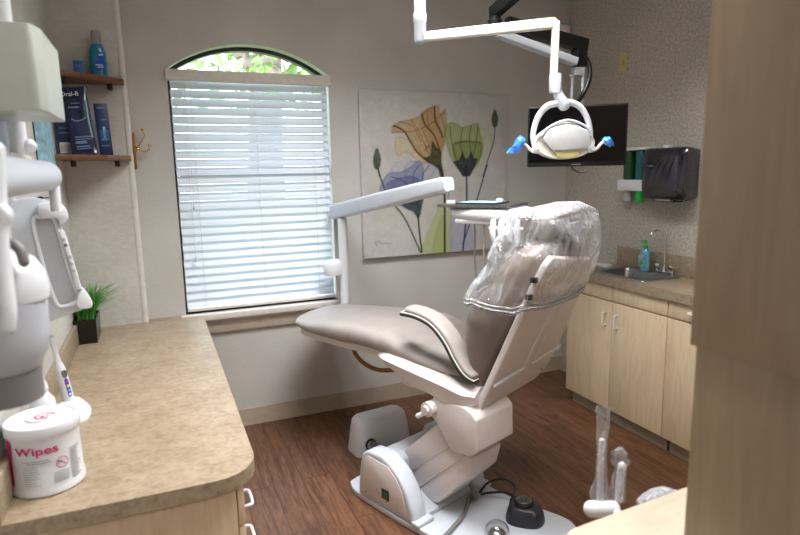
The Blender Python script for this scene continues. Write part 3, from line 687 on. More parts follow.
# lower shelf packages
t = thing('toothbrush_pouch', 'tall shiny navy toothbrush pouch standing in the middle of the lower shelf', 'package', (-.300, YS-.26, SZ2))
c0 = Vector((-.300, YS-.245, SZ2)); T = Matrix.Translation(c0) @ Matrix.Rotation(math.radians(-4.5), 4, 'Y') @ Matrix.Rotation(math.radians(-4), 4, 'X')
bm = BM(); W_, H_ = .118, .330; rings = []
for k in range(13):
    z = H_*k/12; dp = .004+.026*math.sin(PI*min(1, max(0, (1-z/H_)))**.8)*.9; 
    if k == 0: dp = .022
    w2 = W_/2*(1-.06*z/H_); rings.append([Vector((w2*math.copysign(abs(math.cos(a))**.6, math.cos(a)), dp*math.copysign(abs(math.sin(a))**.8, math.sin(a))+.002*noise.noise(Vector((a*2, z*20, 0))), z)) for a in [j*2*PI/28 for j in range(28)]])
loft(bm, rings); bm.transform(T); pc_ = link('pouch', bm, 'navy', t)
def stick(x0, z0, x1, z1, name, mat, par, y=-.031):
    bm = BM(); box(bm, (x0, y-.001, z0), (x1, y, z1)); bm.transform(T); return link(name, bm, mat, par)
bm = text_bm('Oral-B', .03, T @ Matrix.Translation((-.02, -.0265, .293)) @ Matrix.Rotation(PI/2, 4, 'X')); link('lettering', bm, 'txt_white', pc_)
bm = BM()
for x0_, z0_, x1_, z1_ in ((-.02,.245,.02,.25),(-.035,.225,.015,.232),(-.03,.082,.045,.088),(-.03,.072,.045,.076),(-.03,.035,.03,.042),(-.03,.025,.035,.03)): box(bm, (x0_, -.0325, z0_), (x1_, -.0315, z1_))
box(bm, (-.03, -.0325, .052), (.02, -.0312, .066)); bm.transform(T); link('printing', bm, 'txt_faint', pc_)
bm = BM(); tube(bm, spline([(-.03,-.031,.175), (-.01,-.032,.162), (.02,-.031,.168), (.035,-.030,.180)], 4), .002, 6); bm.transform(T); link('swoosh', bm, 'cyan_card', pc_)
bm = BM(); tube(bm, spline([(.046,-.024,.26), (.043,-.028,.16), (.047,-.027,.08)], 4), .004, 6); bm.transform(T); link('toothbrush_picture', bm, 'cyan_card', pc_)
pack('toothbrush_box', 'narrow navy toothbrush box standing right of the shiny pouch on the lower shelf', 'box', (-.212, YS-.12, SZ2), .062, .035, .262, 'navy_card', .1, math.radians(-2), (('printing', 'txt_faint', ((-.3,.9,.3,.935),(-.1,.68,.35,.71),(-.3,.18,.3,.2))), ('panel', 'blue_card', ((-.3,.28,.36,.5),)), ('picture', 'cyan_card', ((-.05,.34,.15,.56),(-.2,.30,.2,.33)))))
pack('wide_toothbrush_box', 'wide navy box with barcode at the left end of the lower shelf', 'box', (-.370, YS-.20, SZ2), .105, .035, .24, 'navy_card', .12, 0, (('printing', 'txt_faint', ((-.4,.78,.1,.80),(-.4,.66,.2,.68),(-.4,.54,.3,.56),(-.4,.44,.1,.46))), ('barcode_label', 'label_white', ((-.42,.04,.08,.26),)), ('barcode', 'ink_dark', tuple((-.37+.055*k,.07,-.345+.055*k,.22) for k in range(8)))))
t = thing('leaflet_holder', 'pale blue leaflets in a black holder on the left wall beside the lower shelf', 'leaflet holder', (XL+.03, 3.0, 1.62))
a = on(31, 121, 1, 2.85); 
bm = BM(); X0 = XL+.0015; box(bm, (X0, 2.80, 1.64), (X0+.028, 3.0, 1.90), .001); fr = link('backing', bm, 'black', t)
bm = BM(); box(bm, (X0+.004, 2.798, 1.645), (X0+.040, 2.7999, 1.90)); box(bm, (X0+.028, 2.80, 1.645), (X0+.040, 2.99, 1.90)); link('leaflet', bm, 'cyan_card', t)
# coat hook on the side face of the chase
t = thing('coat_hook', 'brass double coat hook on a small wooden board', 'coat hook', (-.09, YS+.035, 1.64))
bm = BM(); pl2 = [(-.03,.0),(.0,-.012),(.03,.0),(.026,.04),(.034,.09),(.026,.14),(.03,.175),(0,.19),(-.03,.175),(-.026,.14),(-.034,.09),(-.026,.04)]
prism(bm, pl2, .0006, .016, axes(Vector((-.09, YS+.036, 1.645)), Vector((0,-1,0)), Vector((0,0,1)), Vector((1,0,0))) , .003); link('board', bm, 'hose_brown', t)
bm = BM(); x = -.074; y = YS+.034; lathe(bm, [(.018,0),(.018,.003),(.008,.008),(.006,.02)], (x, y, 1.745), 14, Matrix.Rotation(PI/2, 4, 'Y'))
tube(bm, spline([(x+.01,y,1.745),(x+.04,y-.005,1.728),(x+.066,y-.01,1.738),(x+.072,y-.012,1.76)],5), .0035, 8, round_end=True)
tube(bm, spline([(x+.012,y,1.75),(x+.035,y-.004,1.79),(x+.05,y-.01,1.82),(x+.042,y-.014,1.845)],5), .0035, 8, round_end=True)
for q in ((x+.072,y-.012,1.764),(x+.042,y-.014,1.85)): bmesh.ops.create_uvsphere(bm, u_segments=12, v_segments=8, radius=.008, matrix=Matrix.Translation(q))
link('hook', bm, 'brass', t)

# ================================================================ things on the desk
# planter
c = Vector((-.375, 3.36, HC)); W2, D2 = .052, .115
t = thing('potted_grass', 'black rectangular pot of green artificial grass at the back of the desk', 'plant', c)
bm = BM(); h = .125
def rr(s_, z): return [Vector((c.x+a*W2*s_, c.y+b*D2*s_, c.z+z)) for a, b in ((-1,-1),(1,-1),(1,1),(-1,1))]
loft(bm, [rr(.93,0), rr(1,h), rr(.90,h), rr(.88,h-.02)], False); bm.faces.new([v for v in bm.verts if abs(v.co.z-c.z) < 1e-5]); 
link('pot', bm, 'pot', t, ang=20)
bm = BM(); box(bm, (c.x-W2*.86, c.y-D2*.86, c.z+h-.03), (c.x+W2*.86, c.y+D2*.86, c.z+h-.012)); link('soil', bm, 'soil', t)
bm = BM(); rnd = random.Random(4)
for i in range(560):
    bx_ = c.x+rnd.uniform(-.7,.7)*W2; by_ = c.y+rnd.uniform(-.75,.75)*D2; L = rnd.uniform(.09, .20); an = rnd.uniform(0, 2*PI); ln = rnd.uniform(.15, 1.0)
    d = Vector((math.cos(an)*ln, math.sin(an)*ln*.8, 0)); s_ = Vector((-d.y, d.x, 0)).normalized(); wd = rnd.uniform(.002, .0038); prev = None
    for k in range(6):
        q = k/5; P = Vector((bx_, by_, c.z+h-.015))+d*L*(q**1.8)+Vector((0,0,L*(q-.28*ln*q*q*q)))
        if P.x < XL+.024: P.x = XL+.024
        if P.z < c.z+h: P.z = max(P.z, c.z+h-.014)
        w_ = wd*(1-q)**.6+.0002; a_, b_ = bm.verts.new(P-s_*w_), bm.verts.new(P+s_*w_+Vector((0,0,.001)))
        if prev: bm.faces.new((prev[0], prev[1], b_, a_))
        prev = (a_, b_)
gl_ = link('grass_blades', bm, 'leaf', t); gl_['kind'] = 'stuff'
# wipes canister
cc = Vector((-.333, 1.775, HC)); RC = .0885
t = thing('wipes_canister', 'large white canister of disinfecting wipes on the near end of the desk', 'canister', cc)
bm = BM(); lathe(bm, [(RC-.006,0),(RC+.001,.003),(RC+.002,.014),(RC-.001,.02),(RC,.026),(RC-.002,.032),(RC-.003,.15),(RC-.001,.156),(RC+.001,.165)], cc, 64); body = link('tub', bm, 'white', t)
bm = BM(); lathe(bm, [(RC+.0015,.162),(RC+.003,.164),(RC+.003,.188),(RC+.001,.192),(RC-.008,.194),(RC-.012,.190),(RC*.45,.190),(RC*.43,.196),(0,.197)], cc, 64); lid = link('lid', bm, 'white', t)
vd = math.atan2(0-cc.y, 0-cc.x)                        # direction of the viewer's side
def wrap(b2, a0, z0, r=RC-.0002):
    for v in b2.verts:
        a = vd+a0+v.co.x/r; q = r+v.co.z; z = v.co.y; v.co = Vector((cc.x+q*math.cos(a), cc.y+q*math.sin(a), cc.z+z0+z))
    return b2
def dense(b2, n=1):
    bmesh.ops.triangulate(b2, faces=b2.faces[:])
    bmesh.ops.subdivide_edges(b2, edges=[e for e in b2.edges if e.calc_length() > .006], cuts=2); return b2
link('lettering', wrap(dense(text_bm('Wipes', .030, None, .0006, bold=.0003, wide=1.35)), -.27, .130), 'mag', body)
b2 = BM(); 
for k in range(8): box(b2, (-.112+.004, -.045+.0165*k, -.0004), (-.092+.004, -.045+.0165*(k+1), .0008))
link('colour_band', wrap(b2, -.10, .075), 'mag', body)
b2 = BM(); rg = random.Random(5)
for x0_, x1_, z_ in ((-.062,.005,.104),(-.05,.008,.098)):
    for k in range(10): a_ = x0_+(x1_-x0_)*k/10; box(b2, (a_, z_-.0012, -.0003), (a_+(x1_-x0_)/10*.9, z_+.0008, .0007))
for r_ in range(9):
    z_ = .088-.0065*r_; L = rg.uniform(.015,.04); k = 0
    while k*.006 < L: box(b2, (-.06+k*.006, z_-.0006, -.0003), (-.0555+k*.006, z_+.0006, .0006)); k += 1
for r_ in range(20):
    z_ = .115-.0045*r_; k = 0; L = rg.uniform(.02,.036)
    while k*.005 < L: box(b2, (.058+k*.005, z_-.0006, -.0003), (.0622+k*.005, z_+.0006, .0006)); k += 1
for r_ in range(7):
    for k in range(8): z_ = .062-.0045*r_; box(b2, (.012+k*.005, z_-.0006, -.0003), (.0158+k*.005, z_+.0006, .0006))
link('printing', wrap(b2, 0, 0), 'ink', body)
b2 = BM(); n = 28
for r0_, r1_ in ((.0135,.0155),):
    for k in range(n):
        a1_, a2_ = k*2*PI/n, (k+1)*2*PI/n; q = [(r0_,a1_),(r1_,a1_),(r1_,a2_),(r0_,a2_)]; b2.faces.new([b2.verts.new((.034+r*math.cos(a), .086+r*math.sin(a), .0008)) for r, a in q])
for k in range(6): 
    a_, b_ = -.0105+.0035*k, -.0105+.0035*(k+1); b2.faces.new([b2.verts.new((.034+x_, .086-x_+o_, .0008)) for x_, o_ in ((a_,-.0008),(b_,-.0008),(b_,.0008),(a_,.0008))])
link('warning_ring', wrap(b2, 0, 0), 'mag', body)
b2 = text_bm('H', .015, None, .0003); 
for v in b2.verts: v.co.x += .029; v.co.y += .088
b3 = text_bm('L', .010, None, .0003)
for v in b3.verts: v.co.x += .040; v.co.y += .082
merge(b2, b3); link('warning_letter', wrap(dense(b2), 0, 0), 'ink_dark', body)
b2 = BM(); T = Matrix.Translation((cc.x+.01, cc.y-.01, cc.z+.1975))
for k in range(24):
    a1_, a2_ = .5+k*4.6/24, .5+(k+1)*4.6/24; b2.faces.new([b2.verts.new((r*math.cos(a)*1.3, r*math.sin(a), 0)) for r, a in ((.017,a1_),(.021,a1_),(.021,a2_),(.017,a2_))])
b3 = text_bm('ar', .03, None, .0002); merge(b2, b3); b2.transform(T); link('lid_emblem', b2, 'mag', lid)
# electric toothbrush demonstration unit on charger
e0 = Vector((-.335, 2.26, HC))
t = thing('curing_light', 'white handheld curing light upright in its charging base with coloured buttons', 'dental tool', e0)
bm = BM(); pts = [(-.055,-.05),(.0,-.075),(.055,-.05),(.06,.03),(.03,.065),(-.03,.065),(-.06,.03)]
P_ = crv([(a*1.0, b*1.25) for a, b in pts], 4)
def sc_(k, z, dx=0): return [Vector((e0.x+a*k+dx, e0.y+b*k, e0.z+z)) for a, b in P_]
loft(bm, [sc_(1,0.0), sc_(1.02,.004), sc_(1,.012), sc_(.85,.03), sc_(.55,.055), sc_(.42,.062)]); bs = link('charging_base', bm, 'white', t, ang=60)
bm = BM(); prism(bm, [(e0.x+a*1.0, e0.y+b*1.0) for a, b in P_], e0.z+.0002, e0.z+.003); link('base_pad', bm, 'grey', bs)
bm = BM(); lathe(bm, [(.022, .0), (.018,.006), (0,.008)], e0+Vector((.038,-.03,.0235)), 16, Matrix.Rotation(.6,4,'Y') @ Matrix.Rotation(.5,4,'X')); link('base_button', bm, 'black', bs)
ax0 = e0+Vector((0,0,.05)); tp = e0+Vector((-.030,.012,.262)); dv = (tp-ax0).normalized()
bm = BM(); tube(bm, spline([ax0, ax0+dv*.05, ax0+dv*.10, ax0+dv*.135, ax0+dv*.155, ax0+dv*.19, ax0+dv*.21, ax0+dv*.24], 3), [.017,.018,.0185,.0185,.0182,.018,.0175,.017,.0165,.0155,.014,.012,.0105,.0095,.009,.0085,.008,.008,.0085,.009,.0105,.0105], 16, round_end=True); hd = link('handpiece', bm, 'white', t)
fwd = Vector((0-e0.x, 0-e0.y, 0)).normalized(); rt = Vector((fwd.y*-1, fwd.x, 0))
side = (fwd*.8+Vector((.55,0,0))).normalized()
def chip(d_, L, w_, mat, nm):
    c_ = ax0+dv*d_+side*.0172; X = dv.cross(side).normalized(); bm = BM(); prism(bm, rrect(-w_/2,-L/2,w_/2,L/2,min(w_,L)*.45,4), -.002, .0022, axes(c_, X, dv, side)); link(nm, bm, mat, hd)
chip(.112,.028,.016,'steel','metal_band'); chip(.062,.066,.0125,'royal','button_strip'); 
for d_, m_ in ((.084,'mag'),(.068,'yellow'),(.052,'cyan_card'),(.038,'label_white')): 
    c_ = ax0+dv*d_+side*.0185; X = dv.cross(side).normalized(); bm = BM(); prism(bm, rrect(-.004,-.0045,.004,.0045,.002,3), 0, .002, axes(c_, X, dv, side)); link('button', bm, m_, hd)
# white pointed nozzle bottle behind the canister
e1 = Vector((-.372, 2.02, HC))
t = thing('dispensing_bottle', 'white bottle with pointed top standing behind the wipes canister', 'bottle', e1)
bm = BM(); lathe(bm, [(.033,0),(.036,.004),(.036,.14),(.034,.158),(.020,.178),(.017,.19)], e1, 24); link('bottle', bm, 'white', t)
bm = BM(); lathe(bm, [(.020,.186),(.021,.190),(.020,.205),(.014,.22),(.008,.275),(.004,.29),(0,.291)], e1, 20); link('nozzle', bm, 'white', t)
# ================================================================ dental chair
PHI, PHB = math.radians(27), math.radians(21)
CO = Vector((1.423, 2.266, 0)); BO = Vector((1.24, 2.17, 0))
MC = Matrix.Translation(CO) @ Matrix.Rotation(PHI, 4, 'Z'); MB_ = Matrix.Translation(BO) @ Matrix.Rotation(PHB, 4, 'Z')
ch = thing('dental_chair', 'large taupe and white dental chair in the middle of the room', 'dental chair', BO, PHB)
def cl(name, bm, mat, par=None, **kw): bm.transform(MC); return link(name, bm, mat, par or ch, **kw)
def ba(name, bm, mat, par=None, **kw): bm.transform(MB_); return link(name, bm, mat, par or ch, **kw)
def interp(tab, y):
    if y <= tab[0][0]: return tab[0][1:]
    for a, b in zip(tab, tab[1:]):
        if y <= b[0]:
            q = (y-a[0])/(b[0]-a[0]); q2 = q*q*(3-2*q)*.5+q*.5; return tuple(a[i]+(b[i]-a[i])*q2 for i in range(1, len(a)))
    return tab[-1][1:]
# seat and leg cushion: stations along the chair (y), half width, top, bottom
seat_tab = [(-.06,.235,.728,.690),(.02,.285,.735,.688),(.10,.295,.742,.682),(.24,.295,.760,.690),(.36,.290,.792,.698),(.46,.285,.818,.703),(.60,.280,.826,.704),(.78,.275,.822,.700),(.95,.270,.806,.700),(1.10,.262,.786,.708),(1.18,.250,.776,.718),(1.25,.228,.762,.730)]
bm = BM(); rings = []; NY = 64
for k in range(NY+1):
    y = -.06+1.31*k/NY; hw, zt, zb = interp(seat_tab, y)
    R = []
    zc, hh = (zt+zb)/2, (zt-zb)/2
    for j in range(36):
        a = j*2*PI/36; ca, sa = math.cos(a), math.sin(a)
        x = hw*math.copysign(abs(ca)**.42, ca); z = zc+hh*math.copysign(abs(sa)**.75, sa)
        if sa > 0:
            dish = -.012*(1-(x/hw)**2)*(1 if y < .45 else .2); z += dish+ .010*math.exp(-((abs(x)-hw*.8)/(.07))**2)*(1 if y < .5 else .3)
        curve = .055*(1-(x/hw)**2)*max(0, (y-1.0)/.2)          # rounded foot end
        R.append(Vector((x, y+curve+x*.26*max(0, (y-.8)/.4), z+.006*noise.noise(Vector((x*7, y*5, 0))))))
    rings.append(R)
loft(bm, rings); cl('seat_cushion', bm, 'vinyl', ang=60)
bm = BM()     # dark hem below the cushion
rings = []
for k in range(30):
    y = .02+1.12*k/29; hw, zt, zb = interp(seat_tab, y); rings.append([Vector((s_*(hw-.03), y, zb+dz)) for s_, dz in ((-1,-.014),(1,-.014),(1,.02),(-1,.02))])
loft(bm, rings); cl('leg_board', bm, 'white_pink', ang=40)
for s_ in (-1, 1):
    bm = BM(); box(bm, (s_*.2-.018, .93, .678), (s_*.2+.018, .98, .698), .004); cl('stop_foot', bm, 'white', ang=40)
# white pan around the seat
def pan_section(y):
    tab = [(-.085,.318,.658,.598,.20),(-.03,.345,.664,.576,.24),(.06,.345,.682,.580,.26),(.32,.330,.712,.636,.23),(.44,.315,.722,.676,.22),(.50,.280,.722,.700,.20)]
    for a, b in zip(tab, tab[1:]):
        if y <= b[0]+1e-6: return tuple(a[i]+(b[i]-a[i])*(y-a[0])/(b[0]-a[0]) for i in range(1, 5))
    return tab[-1][1:]
bm = BM(); rings = []
for k in range(25):
    y = -.085+.585*k/24; hw, zt, zb, hb = pan_section(y)
    R = [(-hw+.045, zt+.018), (-hw+.006, zt-.006), (-hw, zt-.014), (-hw+.012, zb+.010), (-hw+.03, zb), (-hb, zb-.012), (hb, zb-.012), (hw-.03, zb), (hw-.012, zb+.010), (hw, zt-.014), (hw-.006, zt-.006), (hw-.045, zt+.018)]
    rings.append([Vector((x, y, z)) for x, z in R])
loft(bm, rings); cl('seat_pan', bm, 'white_pink', ang=28)
# handle tube, brown
bm = BM(); tube(bm, spline([(-.20,.745,.728),(-.20,.752,.69),(-.205,.725,.645),(-.21,.66,.612),(-.21,.56,.600),(-.19,.44,.622)],6), .0115, 12); cl('hose_loop', bm, 'hose_brown')
# backrest cushion : side profile front/back at height z
bk = [(.635,-.035,-.080,.255),(.70,-.012,-.108,.275),(.80,.010,-.150,.285),(.88,.032,-.186,.288),(.95,.034,-.215,.285),(1.02,.005,-.246,.275),(1.10,-.045,-.28,.262),(1.18,-.105,-.315,.245),(1.25,-.165,-.34,.215),(1.29,-.215,-.33,.16)]
bm = BM(); rings = []
for k in range(44):
    z = .635+.655*k/43; yf, yb, hw = interp(bk, z); yc, hy = (yf+yb)/2, (yf-yb)/2
    R = []
    for j in range(32):
        a = j*2*PI/32; ca, sa = math.cos(a), math.sin(a)
        x = hw*math.copysign(abs(ca)**.5, ca); y = yc+hy*math.copysign(abs(sa)**.7, sa)+.01*noise.noise(Vector((x*6, z*6, 3)))
        if sa > 0 and z > .95: y += -.03*math.exp(-((z-1.12)/.025)**2)
        R.append(Vector((x, y, z)))
    rings.append(R)
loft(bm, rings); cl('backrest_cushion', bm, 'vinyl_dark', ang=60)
# white rear shell; plane through (-.094,.575) and (-.379,1.248)
sd = Vector((0, -.379+.094, 1.248-.575)).normalized(); sn = Vector((0, -sd.z, sd.y)); so = Vector((0, -.094, .575))   # sn points rearwards (-y)
TS = axes(so, Vector((1,0,0)), sd, Vector((1,0,0)).cross(sd))       # z axis = x cross sd
zs_ = Vector((1,0,0)).cross(sd); sgn = 1 if zs_.dot(sn) > 0 else -1
LSH = .735
out = [(-.285,.0),(.20,.0),(.275,.045),(.315,.13),(.315,.19),(.270,.55),(.252,.63),(.222,.668),(-.215,LSH),(-.245,.70),(-.265,.60),(-.293,.05)]
bm = BM(); prism(bm, out, (-.03 if sgn > 0 else .0), (.0 if sgn > 0 else .03), None, .007, 3); bm.transform(TS); sh = cl('back_shell', bm, 'white_pink', ang=30)
def rib(pts, w_=.009, hgt=.009, name='raised_rib'):
    bm = BM(); tube(bm, [Vector((a, b, (hgt*.3)*sgn)) for a, b in pts], w_, 8, round_end=True); bm.transform(TS); cl(name, bm, 'white', sh)
rib([(-.265,.135),(-.03,.150)]); rib([(.06,.155),(.29,.172)])
rib([(-.03,.150),(-.005,.45),(.0,.64)], .0055); rib([(.06,.155),(.075,.45),(.07,.64)], .0055)
bm = BM(); prism(bm, [(-.03,.152),(.06,.157),(.07,.62),(0,.62)], .0005*sgn, .0035*sgn); bm.transform(TS); cl('centre_panel', bm, 'white_pink', sh)
bm = BM(); box(bm, (.298,.150,-.012), (.32,.185,.012), .005); bm.transform(TS); cl('side_clip', bm, 'white', sh)
bm = BM(); lathe(bm, [(.0045,0),(.004,.003),(0,.003)], (.22,.06,0) , 10, Matrix.Rotation(0 if sgn > 0 else PI, 4, 'X')); bm.transform(TS); cl('screw', bm, 'black', sh)
# edge of cushion backing boards seen under the film
for z in (1.10, 1.17):
    bm = BM(); box(bm, (-.283, -.340+(1.17-z)*.3, z-.011), (-.260, -.312+(1.17-z)*.3, z+.011), .004); cl('bracket', bm, 'black')
# headrest
hc = Vector((.0, -.290, 1.362)); hdv = Vector((0, -.62, .78)).normalized()
bm = BM(); rings = []
for k in range(15):
    q = -1+2*k/14; s_ = (1-abs(q)**3.2)**.5 if abs(q) < 1 else 0.02; s_ = max(s_, .05); c_ = hc+hdv*q*.085
    nrm = Vector((0, hdv.z, -hdv.y))
    rings.append([c_+Vector((1,0,0))*.135*s_**.5*math.copysign(abs(math.cos(a))**.6, math.cos(a))+nrm*.042*s_*math.copysign(abs(math.sin(a))**.8, math.sin(a)) for a in [j*2*PI/28 for j in range(28)]])
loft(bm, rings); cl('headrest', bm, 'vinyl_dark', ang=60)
bm = BM()
for x in (-.03, .03): tube(bm, [(x, -.325, 1.20), (x, -.365, 1.35)], .009, 10)
box(bm, (-.06,-.378,1.33), (.06,-.35,1.375), .006); cl('headrest_bracket', bm, 'cone_grey')
# arm pad: sling from the hip forward
ap = spline([(-.305,-.072,.712),(-.315,-.03,.735),(-.315,.02,.790),(-.312,.075,.865),(-.308,.15,.925),(-.305,.24,.95),(-.302,.325,.952)], 6)
bm = BM(); rings = []; n_ = len(ap)
for i, p in enumerate(ap):
    q = i/(n_-1); tdir = (ap[min(i+1, n_-1)]-ap[max(0, i-1)]).normalized(); nrm = Vector((1,0,0)).cross(tdir)
    if nrm.z < 0: nrm = -nrm
    w_ = .040*min(1, (q/.06+.25))*min(1, ((1-q)/.1+.4)); th_ = .017*min(1, q/.06+.3)*min(1, (1-q)/.06+.3)
    puff = 1+.07*math.sin(i*2.1)
    R = []
    for j in range(20):
        a = j*2*PI/20; ca, sa = math.cos(a), math.sin(a); R.append(p+Vector((.045,0,0))+Vector((1,0,0))*w_*1.25*math.copysign(abs(ca)**.6, ca)+nrm*(th_*puff*math.copysign(abs(sa)**.8, sa)+.012))
    rings.append(R)
loft(bm, rings); arm = cl('arm_pad', bm, 'vinyl', ang=60)
for off, mt, nm, r_ in ((.002,'piping','piping',.0035),(-.008,'dark','arm_frame',.007)):
    bm = BM(); L = []
    for i, p in enumerate(ap):
        tdir = (ap[min(i+1, n_-1)]-ap[max(0, i-1)]).normalized(); nrm = Vector((1,0,0)).cross(tdir); nrm = -nrm if nrm.z < 0 else nrm
        L.append(p+Vector((-.004,0,0))+nrm*off)
    L = [L[0]+Vector((.06,-.004,0))]+L+[L[-1]+Vector((.05,.012,0))]
    tube(bm, L, r_, 8); cl(nm, bm, mt, arm)
# ---- base
bm = BM(); op = [(-.26,.0),(-.268,.20),(-.262,.50),(-.235,.60),(-.17,.635),(.17,.635),(.235,.60),(.262,.50),(.262,.25),(.24,.10),(.235,-.05),(.245,-.16),(.255,-.24),(.265,-.31),(.245,-.38),(.16,-.44),(-.16,-.44),(-.245,-.38),(-.265,-.31),(-.26,-.2)]
pp = crv(op, 4); prism(bm, pp, 0, .03, None, .007, 3); plt = ba('base_plate', bm, 'white_cool', ang=40)
bm = BM(); box(bm, (-.24,.118,.0302), (.235,.122,.0315)); ba('plate_seam', bm, 'grey', plt)
# tower: two flanks and a hood between
side_prof = [(.115,.029),(.13,.10),(.165,.175),(.215,.235),(.275,.275),(.33,.292),(.42,.287),(.465,.26),(.485,.20),(.50,.10),(.505,.029)]
for x0, x1 in ((-.268,-.175),(.155,.25)):
    bm = BM(); prism(bm, side_prof, x0, x1, YZ(0), .016, 4); fl = ba('tower_flank', bm, 'white_cool', ang=50)
    if x0 < 0:
        bm = BM(); prism(bm, [(.165,.06),(.185,.16),(.225,.215),(.28,.255),(.42,.262),(.455,.235),(.475,.06)], -.2705, -.262, YZ(0), .003); ba('side_cover', bm, 'white_pink', fl)
        bm = BM(); box(bm, (-.2735,.275,.085), (-.270,.325,.135), .001); pn = ba('socket_panel', bm, 'dark', fl)
        bm = BM(); box(bm, (-.2755,.282,.092), (-.273,.308,.122), .001); ba('socket', bm, 'green_dark', pn)
        for yy, zz in ((.318,.13),(.318,.105),(.29,.078),(.345,.10),(.36,.11),(.44,.07)):
            bm = BM(); lathe(bm, [(.0035,0),(.003,.002),(0,.002)], (-.2705, yy, zz), 8, Matrix.Rotation(-PI/2, 4, 'Y')); ba('screw', bm, 'black', fl)
bm = BM(); prism(bm, [(.30,.029),(.30,.235),(.33,.262),(.42,.262),(.455,.235),(.47,.029)], -.18, .16, YZ(0), .01); prism(bm, [(.12,.029),(.12,.05),(.30,.12),(.30,.029)], -.18, .16, YZ(0)); ba('tower_hood', bm, 'white_cool', ang=40)
for x0, x1 in ((-.272,-.165),(.15,.255)): bm = BM(); box(bm, (x0,.085,.029), (x1,.135,.05), .008); ba('flank_foot', bm, 'white_cool')
# lifting arms
for x0, x1 in ((-.115,.115),):
    bm = BM(); prism(bm, [(.38,.215),(.30,.155),(.035,.385),(.11,.47)], x0, x1, YZ(0), .006); ba('upper_arm', bm, 'white_pink', ang=35)
    bm = BM(); prism(bm, [(.295,.158),(.235,.105),(-.045,.365),(.03,.40)], x0+.004, x1-.004, YZ(0), .006); ba('lower_arm', bm, 'white_pink', ang=35)
bm = BM(); prism(bm, [(.24,.10),(.20,.050),(.12,.07),(-.06,.27),(-.085,.365),(-.04,.37)], -.105, .105, YZ(0), .01); ba('arm_boot', bm, 'white_pink', ang=35)
bm = BM(); prism(bm, [(.10,.475),(.165,.525),(.12,.60),(-.065,.60),(-.10,.585),(-.125,.56),(-.13,.42),(-.09,.385),(.02,.375)], -.13, .13, YZ(0), .008, 3); ba('lift_yoke', bm, 'white_pink', ang=35)
bm = BM(); lathe(bm, [(.034,-.03),(.034,.03)], (-.135,.13,.545), 20, Matrix.Rotation(PI/2, 4, 'Y')); lathe(bm, [(.02,-.05),(.02,.03)], (-.130,.13,.545), 16, Matrix.Rotation(PI/2, 4, 'Y')); ba('pivot', bm, 'white_pink', ang=30)
bm = BM(); tube(bm, [(-.165,.14,.528),(-.172,.175,.505)], .012, 12, round_end=True); ba('lever', bm, 'white', ang=60)
bm = BM(); box(bm, (-.10,-.06,.585), (.16,.36,.640), .015); ba('pan_mount', bm, 'white_pink')
# ---- protective film over the head end
PP = film_p = [ # z, front y, back y, half width
 (1.035,-.005,-.300,.318),(1.045,.012,-.312,.328),(1.07,.010,-.335,.330),(1.11,-.015,-.355,.326),(1.17,-.055,-.385,.318),(1.23,-.085,-.412,.308),(1.29,-.110,-.415,.296),(1.34,-.130,-.412,.286),(1.38,-.15,-.410,.280),(1.405,-.165,-.408,.275),(1.425,-.175,-.400,.268),(1.438,-.20,-.39,.235),(1.450,-.28,-.36,.10)]
bm = BM(); rings = []; NR = 96; KZ = 60
for k in range(KZ+1):
    z = 1.035+.417*(k/KZ)**.9; yf, yb, hw = interp(PP, z); yc, hy = (yf+yb)/2, (yf-yb)/2; g = (z-1.035)/.417
    R = []
    for j in range(NR):
        a = j*2*PI/NR; ca, sa = math.cos(a), math.sin(a)
        x = hw*math.copysign(abs(ca)**.45, ca); y = yc+hy*math.copysign(abs(sa)**(.45 if sa > 0 else .55+.5*min(1, g*1.5)), sa)
        gather = max(0, 1-g*5)*.006*math.sin(a*34+z*60)
        d1 = noise.noise(Vector((x*6+2*z, y*6, z*9)))*.016; d2 = (.5-abs(noise.noise(Vector((x*9, y*8+x*3, z*7+4*x)))))*.022-.008
        amp = min(1, g*6+.25)*(1 if g < .93 else .5); dd = gather+amp*(d1+d2)
        nx, ny = ca, sa; zz = z
        # top slumps between its front corners and the headrest
        if g > .55: zz -= (g-.55)*.06*max(0, -sa)*max(0, abs(x)/.3-.2)+(g-.55)*.05*max(0, -x/.3)
        zz += .012*noise.noise(Vector((x*8, y*8, z*3+9)))*min(1, g*3)
        R.append(Vector((x+nx*dd, y+ny*dd, zz)))
    rings.append(R)
skin(bm, [[bm.verts.new(v) for v in r] for r in rings], False)
bm.faces.new([v for v in bm.verts][-NR:])
bm.transform(MC); bm.transform(Matrix.Translation(Vector((0,0,0))))
bmesh.ops.triangulate(bm, faces=[f for f in bm.faces if len(f.verts) > 4])
o = solo('plastic_cover', bm, 'film', 'clear crinkled plastic bag pulled over the head end of the dental chair', 'plastic cover', MC @ Vector((0,-.15,1.035)), ang=180)
bm = BM(); L = []
for j in range(NR+1):
    a = j*2*PI/NR; ca, sa = math.cos(a), math.sin(a); hw, yc, hy = .330, -.153, .166
    L.append((hw*math.copysign(abs(ca)**.45, ca), yc+hy*math.copysign(abs(sa)**.55, sa), 1.046+.007*math.sin(a*5)+.004*math.sin(a*13)))
for dz, rr_ in ((0,.009),(.016,.006),(-.009,.006)): tube(bm, [Vector(p)+Vector((0,0,dz+.004*math.sin(i*.9))) for i, p in enumerate(L)], rr_, 7, cap=False, flat=.6)
bm.transform(MC); link('gathered_hem', bm, 'film_hem', o, ang=180)

